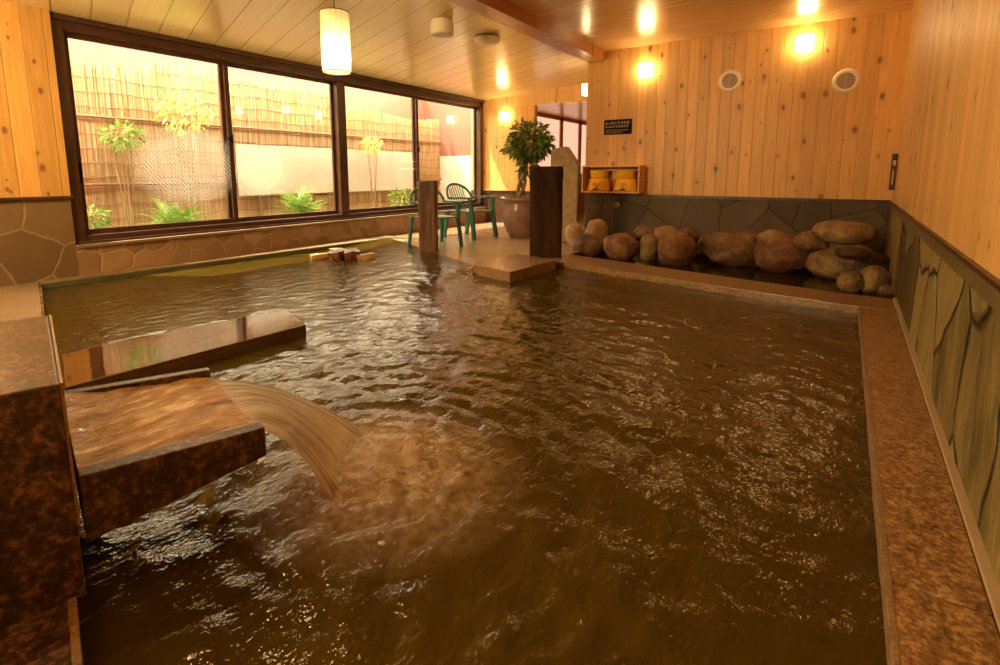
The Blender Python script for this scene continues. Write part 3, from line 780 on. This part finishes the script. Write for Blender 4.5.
# ================================================================== POOL WATER
def water():
    WZ = -.055
    st = .0175
    xs = np.arange(-6.2, .25, st); ysx = np.arange(-.15, 7.2, st)
    X, Y = np.meshgrid(xs, ysx, indexing='ij')
    rs = np.random.RandomState(5)
    H = np.zeros_like(X)
    for k in range(80):
        lam = .06*(8**rs.rand()); th = rs.rand()*2*math.pi if k % 2 else rs.normal(1.1, .5)
        a = lam*.0033
        # slow phase warp keeps crests short and irregular
        ph = 1.6*np.sin(X*1.3+k)+1.6*np.cos(Y*1.1-k*.7)
        H += a*np.sin(2*math.pi/lam*(X*math.cos(th)+Y*math.sin(th))+ph+rs.rand()*6.28)
    R = np.hypot(X-SP.x, Y-SP.y)
    ring = np.sin(2*math.pi*R/.17+.9*np.sin(X*5)+.9*np.cos(Y*4.3)+1.2*np.sin((X+Y)*2.1))
    patch = .55+.45*np.sin(X*3.1+1.3*np.sin(Y*2.3))*np.cos(Y*2.7+X)
    H *= (.50+.55*np.exp(-R/1.8))*(.75+.5*patch)
    H += .0050*ring*np.exp(-R/.55)*patch*1.3
    H += .0028*np.sin(2*math.pi*R/.11+1.5*np.sin(X*3.3)+1.3*np.cos(Y*3.7))*np.exp(-R/1.6)
    calm = np.clip((-3.4-X)/.6, 0, 1)
    H *= (1-.60*calm)
    # the bath runs over on to the floor beside the chairs
    ss = lambda a, b, v: (lambda q: q*q*(3-2*q))(np.clip((v-a)/(b-a), 0, 1))
    dl = ((X+3.2)*.439+(Y-4.46)*.898)
    over = ss(-1.0, -.02, dl)*ss(-3.02, -3.30, X)
    H *= 1-.62*over
    H += over*.060
    zone = [(-3.16, 4.40), (-4.40, 5.00), (-5.74, 5.62), (-5.75, 5.9), (-5.3, 6.5), (-4.7, 7.0), (-3.9, 7.0), (-3.4, 6.4), (-3.12, 5.3)]
    # clip to the pool outline
    def inside(px, py, pool=pool):
        n = len(pool); c = np.zeros(px.shape, bool); j = n-1
        for i in range(n):
            xi, yi = pool[i]; xj, yj = pool[j]
            cond = ((yi > py) != (yj > py)) & (px < (xj-xi)*(py-yi)/((yj-yi) or 1e-9)+xi)
            c ^= cond; j = i
        return c
    nx, ny = X.shape
    idm = np.arange(nx*ny).reshape(nx, ny)
    q = np.stack([idm[:-1, :-1], idm[1:, :-1], idm[1:, 1:], idm[:-1, 1:]], -1).reshape(-1, 4)
    ins = inside(X, Y) | inside(X, Y, zone)
    pad = ins.copy()
    pad[1:, :] |= ins[:-1, :]; pad[:-1, :] |= ins[1:, :]; pad[:, 1:] |= ins[:, :-1]; pad[:, :-1] |= ins[:, 1:]
    keep = pad.reshape(-1)[q].all(1); q = q[keep]
    fc = np.stack([X.reshape(-1)[q].mean(1), Y.reshape(-1)[q].mean(1)], -1)
    wet = inside(fc[:, 0], fc[:, 1], zone) & ((fc[:, 0]+3.2)*.439+(fc[:, 1]-4.46)*.898 > -.01)
    for q, nm, mt, lab in ((q[~wet], 'pool_water', M['water'], 'rippling olive-brown bath water filling the whole pool'),
                           (q[wet], 'overflow_water', M['thin_water'], 'thin sheet of rippling water around the chair legs, pale from floor and painted glare')):
     used = np.unique(q); remap = -np.ones(nx*ny, int); remap[used] = np.arange(len(used))
     co = np.stack([X, Y, WZ+H], -1).reshape(-1, 3)[used]
     me = bpy.data.meshes.new(nm); me.from_pydata(co.tolist(), [], remap[q].tolist()); me.update()
     me.polygons.foreach_set('use_smooth', [True]*len(me.polygons)); me.materials.append(mt)
     o = bpy.data.objects.new(nm, me); COL.objects.link(o)
     tag(o, lab, 'water', kind='stuff')
water()
bm = B(); polyfill(bm, [[(.49, 5.13), (.49, 7.24), (-2.77, 7.24), (-2.71, 5.77), (.08, 5.13)]], -.075)
o = link('rock_bed_water', bm, M['bed_water']); tag(o, 'still dark water around the boulders behind the kerb', 'water', kind='stuff')

# ================================================================== ROCKS
def rock(px, bot, rx, ry, mat, label, yd=None, zc=None, tilt=0, flat=1.0, seed=0, back=.8):
    """bot = picture row of its lowest point; the rock stands on the bed there, or at depth yd"""
    if yd is None:
        g = Z(px, bot, -.10); wd = depth(g)
        rxm, rzm = rx*wd/F_, ry*wd/F_*1.04
        c = Vector((g.x, g.y, -.10+rzm)); dirv = Vector((-math.sin(YAW), math.cos(YAW), 0)); c += dirv*rxm*.35
        s_adj = depth(c)/wd; rxm *= s_adj; rzm *= s_adj; c.z = -.10+rzm*.96
    else:
        c = Yp(px, bot-ry, yd); c.z = zc if zc is not None else c.z; wd = depth(c); rxm, rzm = rx*wd/F_, ry*wd/F_
    bm = B(); bmesh.ops.create_icosphere(bm, subdivisions=4, radius=1)
    rr = random.Random(seed+int(px)); off = Vector((rr.uniform(0, 50), rr.uniform(0, 50), rr.uniform(0, 50)))
    a = YAW+rr.uniform(-.25, .25)
    Mx = Matrix.Rotation(a, 3, 'Z') @ Matrix.Rotation(tilt, 3, 'Y')
    for v in bm.verts:
        n = v.co.normalized()
        k = 1+.16*noise.noise(n*1.1+off)+.07*noise.noise(n*2.7+off)+.02*noise.noise(n*7+off)
        # squarish, waterworn body
        p = Vector([math.copysign(abs(q)**.88, q) for q in n])*k
        v.co = Mx @ Vector((p.x*rxm, p.y*rxm*back, p.z*rzm))
    o = link('boulder', bm, ROCKM[mat], smooth=True); o.location = c
    tag(o, label, 'boulder', 'boulders heaped behind the kerb'); return o
rock(576, 251, 9, 14, 'pale', 'pale tan boulder at the far left end of the row', tilt=-.3)
rock(597, 244, 11, 12, 'pale', 'pale boulder behind the left end of the row, under the box shelf', yd=6.75)
rock(589, 258, 15, 12, 'brown', 'greyish-brown rounded boulder in front of the two pale ones at the left')
rock(608, 253, 8, 7, 'brown', 'small dark brown boulder between the greyish-brown one and the round reddish one')
rock(622, 262, 17, 14, 'red', 'round reddish-brown boulder with a pale left cheek, second big one from the left')
rock(647, 243, 12, 9, 'brown', 'brown boulder behind the upright one, left of the middle', yd=6.6)
rock(649, 262, 10, 14, 'olive', 'narrow upright tan boulder beside the round reddish one')
rock(666, 246, 12, 10, 'olive', 'tan boulder half hidden behind the large squarish one', yd=6.5)
rock(679, 267, 19, 16, 'red', 'large squarish brown boulder at the front, left of the middle')
rock(687, 246, 12, 9, 'brown', 'small rounded boulder on top behind the large squarish one', yd=6.5)
rock(706, 257, 13, 11, 'olive', 'tan boulder between the large squarish one and the long one')
rock(738, 268, 31, 18, 'brown', 'long broad brown boulder in the middle of the row')
rock(773, 246, 13, 8, 'olive', 'flat pale yellowish boulder behind the middle of the row', yd=6.4)
rock(787, 274, 27, 19, 'red', 'big dark red-brown boulder right of the long one')
rock(812, 251, 15, 10, 'brown', 'brown boulder wedged behind the big dark one', yd=6.3)
rock(872, 268, 22, 16, 'dark', 'dark boulder in the right wall corner', yd=6.3, zc=.06)
rock(848, 281, 33, 17, 'olive', 'broad yellowish-tan boulder under the flat top one')
rock(845, 244.5, 28, 12, 'olive', 'flat wide boulder perched highest at the right end of the heap', yd=6.15, tilt=.05)
rock(851, 259, 14, 6, 'dark', 'small dark mottled stone tucked under the flat top boulder', yd=5.75)
rock(853, 294, 12, 11, 'olive', 'small tan boulder at the front right, left one of the last three')
rock(875, 295, 13, 14, 'olive', 'small upright tan boulder at the front right corner of the bed')
rock(889, 297, 9, 6, 'brown', 'smallest boulder, rightmost against the slate wall')
rock(640, 269, 6, 3, 'olive', 'little pebble at the foot of the upright tan boulder')
# spout pipe in the back wall
pp = Yp(617, 205, YB-.03); sx = empty('spout_pipe', pp); tag(sx, 'short pale metal water spout on the slate wall below the shelf', 'pipe')
bm = B(); tube(bm, [(0, .03, 0), (0, -.05, 0), (-.01, -.10, -.01), (-.02, -.13, -.035)], .020, 12); link('pipe', bm, M['metal'], sx)
bm = B(); tube(bm, [(0, .025, 0), (0, .005, 0)], .036, 16); link('flange', bm, M['metal'], sx)

# ================================================================== POSTS, MONUMENT
def post(name, label, base, wx, wy, h, mat, rz, seed, slant=0.0):
    bm = B(); nz = 26; ns = 7
    ring_pts = []
    for i in range(ns): ring_pts.append((-1+2*i/ns, -1))
    for i in range(ns): ring_pts.append((1, -1+2*i/ns))
    for i in range(ns): ring_pts.append((1-2*i/ns, 1))
    for i in range(ns): ring_pts.append((-1, 1-2*i/ns))
    rings = []
    for j in range(nz+1):
        t = j/nz; ring = []
        for (x, y) in ring_pts:
            n = 1+.09*noise.noise(Vector((x*1.5+seed, y*1.5, t*h*2.2)))+.03*noise.noise(Vector((x*4+seed, y*4, t*h*6)))
            cr = 1-.10*(abs(x*y) > .98)
            zz_ = t*h+(slant*x*wx if j == nz else 0)
            sh = (.965 if j == nz else 1)
            ring.append(bm.verts.new((x*wx/2*n*cr*sh, y*wy/2*n*cr*sh, zz_)))
        rings.append(ring)
    m = len(ring_pts)
    for j in range(nz):
        for k in range(m): bm.faces.new((rings[j][k], rings[j][(k+1) % m], rings[j+1][(k+1) % m], rings[j+1][k]))
    bm.faces.new(rings[0][::-1]); bm.faces.new(rings[-1])
    o = link(name, bm, mat, smooth=False); o.location = base; o.rotation_euler = (0, 0, rz)
    tag(o, label, 'post'); return o
b0 = Z(429, 252, FZ)
post('timber_post', 'rough brown upright post at the pool edge, in front of the left chair', (b0.x, b0.y, -.20), .235, .20, 1.10, M['post_l'], .6, 1.0, .03)
b1 = Z(544.5, 257.5, FZ)
post('timber_post', 'taller black-brown squared post standing behind the granite slab', (b1.x-.04, b1.y+.10, FZ), 0.385, .30, 1.09, M['post_r'], .45, 9.0)
# pointed stone board behind the right post
mb = Yp(563, 238, 7.0)
mn = empty('pointed_stone_board', (mb.x, 7.05, FZ), .15); tag(mn, 'upright pale stone tablet with a pointed top behind the right post', 'tablet')
bm = B()
hw = .21
out = [(-hw, 0), (hw, 0), (hw, 1.12), (.02, 1.40), (-hw, 1.36)]
fr = [bm.verts.new((x, -.09, z)) for x, z in out]; bk = [bm.verts.new((x, .09, z)) for x, z in out]
bm.faces.new(fr); bm.faces.new(bk[::-1])
for i in range(5): bm.faces.new((fr[i], fr[(i+1) % 5], bk[(i+1) % 5], bk[i]))
bmesh.ops.bevel(bm, geom=list(bm.edges), offset=.012, segments=2, affect='EDGES')
link('tablet', bm, M['monument'], mn)
bm = B(); box(bm, (-.27, -.14, 0), (.27, .14, .07), .01); link('plinth', bm, M['monument'], mn)
# brown cabinet and lamp strips in the alcove gap
cb_ = empty('alcove_shelving', (-3.75, 9.6, FZ)); tag(cb_, 'brown shelving in the alcove between stone tablet and back wall', 'shelves')
bm = B(); box(bm, (-.45, 0, 0), (.5, .35, 1.62)); link('carcass', bm, M['wood_beam'], cb_)
bm = B(); box(bm, (-.2, -.05, 1.10), (.45, -.001, 1.13)); link('glowing_strip', bm, M['alcove_glow'], cb_)
bm = B(); box(bm, (-.2, -.05, 1.28), (.45, -.001, 1.31)); link('glowing_strip', bm, M['alcove_glow'], cb_)

# ================================================================== POTTED TREE
pt = empty('potted_tree', (-4.13, 6.95, FZ)); tag(pt, 'round-crowned green tree in a large glazed pot by the end wall', 'potted plant')
bm = B(); lathe(bm, [(.15, 0), (.165, .01), (.225, .12), (.275, .26), (.30, .40), (.295, .50), (.275, .555), (.28, .57), (.33, .59), (.335, .625), (.32, .645), (.27, .645), (.26, .60)], 40); po_ = link('pot', bm, M['pot'], pt, smooth=True)
bm = B(); lathe(bm, [(.10, .58), (.255, .60)], 24); link('soil', bm, M['soil'], po_)
bm = B()
for k in range(3):
    tube(bm, [(.10*.5*math.cos(z*7+k*2.09)+.07*z, .05*math.sin(z*7+k*2.09), .6+z*.75) for z in [i/14 for i in range(15)]], .028, 8)
link('braided_trunk', bm, M['bark'], pt, smooth=True)
bm = B(); rl = random.Random(3)
leaves(bm, (.16, 0, 1.50), (.31, .31, .29), 800, .105, rl, -.3, 2.6, .25)
leaves(bm, (.13, -.02, 1.42), (.35, .35, .18), 260, .11, rl, -.6, 2.6, .5)
leaves(bm, (.14, 0, 1.16), (.13, .13, .22), 130, .11, rl, -.6, 2.6, .3)
link('foliage', bm, M['leaf'], pt)
bm = B()
for k in range(9):
    a = k*.7; tube(bm, [(.07, 0, 1.3), (.10+.12*math.cos(a), .12*math.sin(a), 1.45), (.12+.28*math.cos(a), .28*math.sin(a), 1.55+.05*(k % 3))], [.016, .010, .004], 6)
link('branches', bm, M['bark'], pt)

# ================================================================== CHAIRS
def chair(name, label, loc, rz):
    r = empty(name, loc, rz); tag(r, label, 'chair', 'green plastic armchairs by the window')
    m = M['green_pl']   # faces +X locally
    bm = B()   # seat: slightly dished
    for i in range(1): box(bm, (-.21, -.22, .405), (.23, .22, .425), .008)
    link('seat', bm, m, r)
    for sx_, sy, fx in ((1, 1, .25), (1, -1, .25), (-1, 1, -.27), (-1, -1, -.27)):
        bm = B(); top = .60 if sx_ > 0 else .42
        pts = [(fx+.03*sx_, sy*.255, 0), (fx-.03*sx_, sy*.235, .40), (fx-.05*sx_, sy*.255, top)]
        for a, b in zip(pts[:-1], pts[1:]):
            a = Vector(a); b = Vector(b)
            d0, d1 = (.026, .034) if a.z == 0 else (.034, .03)
            lo = [bm.verts.new((a.x+p*d0, a.y+q*.016, a.z)) for p, q in ((-1, -1), (1, -1), (1, 1), (-1, 1))]
            hi = [bm.verts.new((b.x+p*d1, b.y+q*.016, b.z)) for p, q in ((-1, -1), (1, -1), (1, 1), (-1, 1))]
            bm.faces.new(lo[::-1]); bm.faces.new(hi)
            for k in range(4): bm.faces.new((lo[k], lo[(k+1) % 4], hi[(k+1) % 4], hi[k]))
        link('leg', bm, m, r)
    # back hoop, running down into the arms
    hoop = []
    for k in range(25):
        a = math.pi*k/24; y = -.255*math.cos(a); s_ = math.sin(a)
        hoop.append((-.20-.13*s_, y, .60+.21*s_**.8))
    pts = [(.22, -.265, .61), (.05, -.275, .62)]+hoop+[(.05, .275, .62), (.22, .265, .61)]
    bm = B(); tube(bm, pts, .018, 8); 
    h = link('back_and_arm_rail', bm, m, r, smooth=True)
    for sy in (-1, 1):
        bm = B(); box(bm, (-.20, sy*.27-.022, .612), (.25, sy*.27+.022, .630), .007); link('armrest', bm, m, r)
    for k in range(7):
        y = -.15+.05*k; s_ = math.sqrt(max(0, 1-(y/.255)**2))
        bm = B(); tube(bm, [(-.20, y*.85, .42), (-.24, y*.95, .60), (-.20-.13*s_, y, .60+.21*s_**.8)], .009, 6); link('back_slat', bm, m, r)
    return r
chair('plastic_armchair', 'green plastic armchair next to the potted tree, sunlight on its arm', (-4.72, 6.44, FZ), math.radians(-4)).scale = (1.06, 1.06, 1.04)
chair('plastic_armchair', 'green plastic armchair half hidden behind the rough left post', (-4.58, 5.42, FZ), math.radians(-22))

# ================================================================== BACK WALL THINGS
# shelf box
shx = empty('wall_shelf_box', (-2.70, YB, .72)); tag(shx, 'open wooden box shelf at the left end of the back wall with yellow stools', 'shelf')
x0, x1, d0 = -.42, .43, -.26
hS = .385
for nm, a, b in (('bottom_board', (x0, d0, 0), (x1, -.001, .025)), ('top_board', (x0, d0, hS-.022), (x1, -.001, hS)),
                 ('side_board', (x0, d0, .0252), (x0+.02, -.001, hS-.0222)), ('side_board', (x1-.02, d0, .0252), (x1, -.001, hS-.0222))):
    bm = B(); box(bm, a, b, .002); link(nm, bm, M['wood_box'], shx)
def stool(x, label, blabel):
    o = empty('bath_stool', (x, YB-.135, .7455)); tag(o, label, 'stool', 'yellow bath stools on the shelf')
    bm = B(); seg = 48
    prof = [(.195, 0), (.19, .03), (.172, .10), (.160, .165), (.150, .178)]
    lathe(bm, prof, seg)
    for v in bm.verts:   # arched cut-outs at the foot, one to each side
        a = math.atan2(v.co.y, v.co.x)
        for c in (-math.pi/2, 0, math.pi/2, math.pi):
            dlt = abs((a-c+math.pi) % (2*math.pi)-math.pi)
            if dlt < .32 and v.co.z < .02: v.co.z += .045*math.cos(dlt/.32*math.pi/2)
        v.co.x *= .92; v.co.y *= .60
    sbd = link('stool_body', bm, M['yellow'], o, smooth=True)
    bm = B(); box(bm, (-.045, -.112, .085), (.045, -.104, .115), .002, None); link('printed_mark', bm, plain('ochre_print', (.62, .26, .01), .4), sbd)
    b = empty('wash_basin', (x, YB-.135, .7455+.179)); tag(b, blabel, 'basin', 'yellow wash basins on the stools')
    bm = B(); lathe(bm, [(.105, 0), (.12, .006), (.135, .09), (.143, .105), (.146, .11), (.138, .112), (.124, .09), (.11, .012)], 40)
    for v in bm.verts: v.co.y *= .80
    link('basin_body', bm, M['yellow'], b, smooth=True)
stool(-2.90, 'yellow plastic bath stool in the left half of the box shelf', 'yellow basin on top of the left bath stool')
stool(-2.50, 'yellow plastic bath stool in the right half of the box shelf', 'yellow basin on top of the right bath stool')

def sconce(px, py, label, y=YB, s=.17, power=14):
    p = Yp(px, py, y-.06)
    o = empty('wall_lamp', p); tag(o, label, 'lamp', 'square glowing wall lamps')
    bm = B(); box(bm, (-s/2, -.045, -s/2), (s/2, .045, s/2), .008); link('diffuser', bm, M['sconce_glow'], o)
    bm = B(); box(bm, (-s/2+.02, .046, -s/2+.02), (s/2-.02, .060, s/2-.02)); link('back_plate', bm, M['white_pl'], o)
    return p
sconce(645, 70, 'square glowing wall lamp on the left part of the back wall')
sconce(805, 43, 'square glowing wall lamp high on the right part of the back wall')
sconce(504, 116, 'square glowing wall lamp above the potted tree on the end wall', YE, .16)
# lamp on the wall's left end, seen from the side
p = Yp(584, 90, 7.33); o = empty('wall_lamp', (-3.235, 7.33, p.z)); tag(o, 'narrow glowing wall lamp on the left edge of the back wall, seen from the side', 'lamp', 'square glowing wall lamps')
bm = B(); box(bm, (-.035, -.07, -.08), (.035, .07, .08), .006); link('diffuser', bm, M['sconce_glow'], o)
bm = B(); box(bm, (.036, -.05, -.06), (.054, .05, .06)); link('back_plate', bm, M['white_pl'], o)

def vent(px, py, label):
    p = Yp(px, py, YB); o = empty('round_vent', p); tag(o, label, 'speaker', 'round grilles in the back wall')
    Mx = Matrix.Rotation(math.pi/2, 4, 'X')
    bm = B(); lathe(bm, [(.135, .0), (.135, .012), (.115, .026), (.090, .026), (.086, .012)], 40, M=Mx); link('rim', bm, M['white_pl'], o, smooth=False)
    bm = B(); lathe(bm, [(.088, .010), (.088, .016), (.03, .020)], 32, M=Mx)
    gr_ = link('grille', bm, M['grey_pl'], o)
    bm = B()
    for k in range(-4, 5):
        hw = math.sqrt(.08**2-(k*.018)**2); box(bm, (-hw, -.026, k*.018-.003), (hw, -.018, k*.018+.003))
    box(bm, (-.004, -.027, -.08), (.004, -.018, .08)); link('slats', bm, M['letter'], gr_)
vent(730, 81, 'round white-rimmed grille on the back wall between the two lamps')
vent(846, 81, 'round white-rimmed grille on the back wall near the right corner')
# sign
sgn = Yp(618, 127, YB); so = empty('notice_sign', (sgn.x, YB, sgn.z)); tag(so, 'small black notice with pale lines of writing above the box shelf', 'sign')
bm = B(); box(bm, (-.205, -.012, -.105), (.205, -.001, .105), .002); link('plate', bm, M['black'], so)
rs_ = random.Random(2)
def textline(parent, z, h, x0, x1, mark='letters'):
    bm = B(); x = x0
    while x < x1-h*.5:
        # one small brush-like character: crossing strokes
        wv = h*rs_.uniform(.7, .95); c = x+wv/2
        for k in range(rs_.choice((2, 3))):
            zz_ = z-h/2+h*(k+.5)/3; box(bm, (x, -.0145, zz_-h*.06), (x+wv, -.0121, zz_+h*.06))
        box(bm, (c-h*.06, -.0145, z-h/2), (c+h*.06, -.0121, z+h/2)); 
        if rs_.random() < .5: box(bm, (x, -.0145, z-h/2), (x+h*.12, -.0121, z+h*.3))
        x += h*1.12
    link(mark, bm, M['letter'], parent)
textline(so, .058, .040, -.18, .18); textline(so, .008, .034, -.18, .17)
textline(so, -.045, .018, -.18, .17); textline(so, -.075, .018, -.18, .08)
# thermometer plate on the right wall
tm = Xp(895, 172, .485); to = empty('wall_thermometer', (xr(tm.y)-.003, tm.y, tm.z), math.atan2(.09, 5.52)*-1); tag(to, 'narrow dark thermometer plate on the right wall near the corner', 'thermometer')
bm = B(); box(bm, (-.045, -.09, -.19), (0, .09, .19), .003); link('plate', bm, M['wood_dark'], to)
bm = B(); box(bm, (-.032, -.0925, -.13), (-.022, -.0905, .02)); box(bm, (-.036, -.0925, .07), (-.012, -.0905, .12)); link('scale_tube', bm, M['letter'], to)

# ================================================================== CEILING THINGS
def ceil_z(x): return 2.445+(x+6.5)*(.21/3.4)
def pendant():
    wq = 3.9; bot = CP+ray(337, 73)*wq; top = CP+ray(337, 12)*wq
    h = 58/F_*wq; rad = 13.8/F_*wq
    o = empty('pendant_lamp', bot); tag(o, 'cream cylinder paper pendant lamp hanging in front of the window', 'lamp')
    t = NT('paper_shade'); v = t.coord((60, 60, 2)); f = t.noise(v, 1.0, 2)
    col = t.ramp(f, [(.35, (.92, .70, .38)), (.65, (1.0, .84, .55))])
    d = t.n('ShaderNodeBsdfDiffuse'); t.l(col, d.inputs[0]); tl = t.n('ShaderNodeBsdfTranslucent'); t.l(col, tl.inputs[0])
    m = t.n('ShaderNodeMixShader'); m.inputs[0].default_value = .6; t.l(d.outputs[0], m.inputs[1]); t.l(tl.outputs[0], m.inputs[2]); mat = t.done(m.outputs[0])
    bm = B(); seg = 40
    r0 = [bm.verts.new((rad*math.cos(2*math.pi*k/seg), rad*math.sin(2*math.pi*k/seg), 0)) for k in range(seg)]
    r1 = [bm.verts.new((rad*math.cos(2*math.pi*k/seg), rad*math.sin(2*math.pi*k/seg), h)) for k in range(seg)]
    for k in range(seg): bm.faces.new((r0[k], r0[(k+1) % seg], r1[(k+1) % seg], r1[k]))
    sh = link('paper_shade', bm, mat, o, smooth=True)
    for zc in (0.004, h-.004):
        bm = B(); tube(bm, [(rad*1.005*math.cos(2*math.pi*k/32), rad*1.005*math.sin(2*math.pi*k/32), zc) for k in range(33)], .004, 6)
        link('wire_ring', bm, M['wood_dark'], sh)
    bm = B()
    for k in range(3): tube(bm, [(0, 0, h-.004), (rad*math.cos(k*2.09), rad*math.sin(k*2.09), h-.004)], .003, 6)
    link('shade_spider', bm, M['wood_dark'], sh)
    bm = B(); bmesh.ops.create_uvsphere(bm, u_segments=20, v_segments=14, radius=.045, matrix=Matrix.Translation((0, 0, h*.30)))
    link('bulb', bm, emit('lamp_bulb', (1, .74, .40), 150), o, smooth=True)
    cz = ceil_z(bot.x)-bot.z
    bm = B(); tube(bm, [(0, 0, h*.4), (0, 0, cz)], .004, 6); link('cord', bm, M['wood_dark'], o)
    bm = B(); lathe(bm, [(.018, 0), (.02, .05)], 16, (0, 0, h*.38)); link('socket', bm, M['wood_dark'], o)
    bm = B(); lathe(bm, [(.045, cz-.03), (.05, cz-.008)], 20); link('ceiling_rose', bm, M['white_pl'], o)
pendant()
def ceiling_light(px, py, label, dome):
    z = 2.60; p = Z(px, py, z); 
    for _ in range(4): p = Z(px, py, ceil_z(p.x))
    o = empty('ceiling_fixture', (p.x, p.y, ceil_z(p.x)-.004)); tag(o, label, 'ceiling fixture')
    wd = depth(p)
    bm = B()
    if dome:
        r = 13.5/F_*wd; lathe(bm, [(r*.35, -.085), (r*.62, -.078), (r*.88, -.055), (r, -.028), (r, -.012)], 40); link('dome', bm, M['white_pl'], o, smooth=True)
        bm = B(); lathe(bm, [(r*.96, -.0119), (r*.92, .0)], 40); link('mounting_ring', bm, M['grey_pl'], o)
    else:
        r = 11.5/F_*wd; lathe(bm, [(r*.94, -.15), (r, -.14), (r, -.02)], 40); link('canister', bm, M['white_pl'], o, smooth=False)
        bm = B(); lathe(bm, [(r*.82, -.156), (r*.84, -.1501)], 36); link('lens', bm, M['letter'], o)
        bm = B(); lathe(bm, [(r*.9, -.0199), (r*.9, .0)], 36); link('mounting_ring', bm, M['white_pl'], o)
ceiling_light(442, 20, 'white cylindrical canister fixture on the ceiling, left of the dome', False)
ceiling_light(487, 37, 'low white dome fixture on the ceiling, right of the canister', True)

# ================================================================== FLOATING WOOD
rc = Z(345, 257, -.05)
def chunk(name, px, py, sx_, sy_, sz_, rz, mat, label, seed, dz=0, cat='wood'):
    c = Z(px, py, -.03); bm = B(); bmesh.ops.create_cube(bm, size=1, matrix=Matrix.Diagonal((sx_, sy_, sz_, 1)))
    bmesh.ops.subdivide_edges(bm, edges=list(bm.edges), cuts=3, use_grid_fill=True)
    for v in bm.verts:
        v.co += Vector([noise.noise(v.co*14+Vector((seed+i*7, 0, 0)))*.02 for i in range(3)])
    o = link(name, bm, mat); o.location = (c.x, c.y, -.045+sz_*.4+dz); o.rotation_euler = (0.05, -.05, rz)
    tag(o, label, cat, 'wood floating in the pool'); return o
chunk('floating_board', 322, 256, .11, .26, .05, YAW-1.57+.5, M['raft_wood'], 'pale flat wood board, left end of the floating cluster', 1)
chunk('floating_log', 338, 257, .16, .22, .10, .4, M['charcoal'], 'dark red lump of wood in the floating cluster, left of its middle', 2)
chunk('floating_log', 352, 257, .18, .20, .11, 1.0, M['charcoal'], 'dark red lump of wood in the floating cluster, right of its middle', 3)
chunk('floating_board', 343, 254, .12, .34, .05, YAW+1.2, M['raft_wood'], 'long pale wood board behind the dark lumps of the floating cluster', 4, .03)
chunk('floating_board', 366, 257, .10, .22, .06, YAW-1.2, M['raft_wood'], 'reddish board at the right end of the floating cluster', 5)
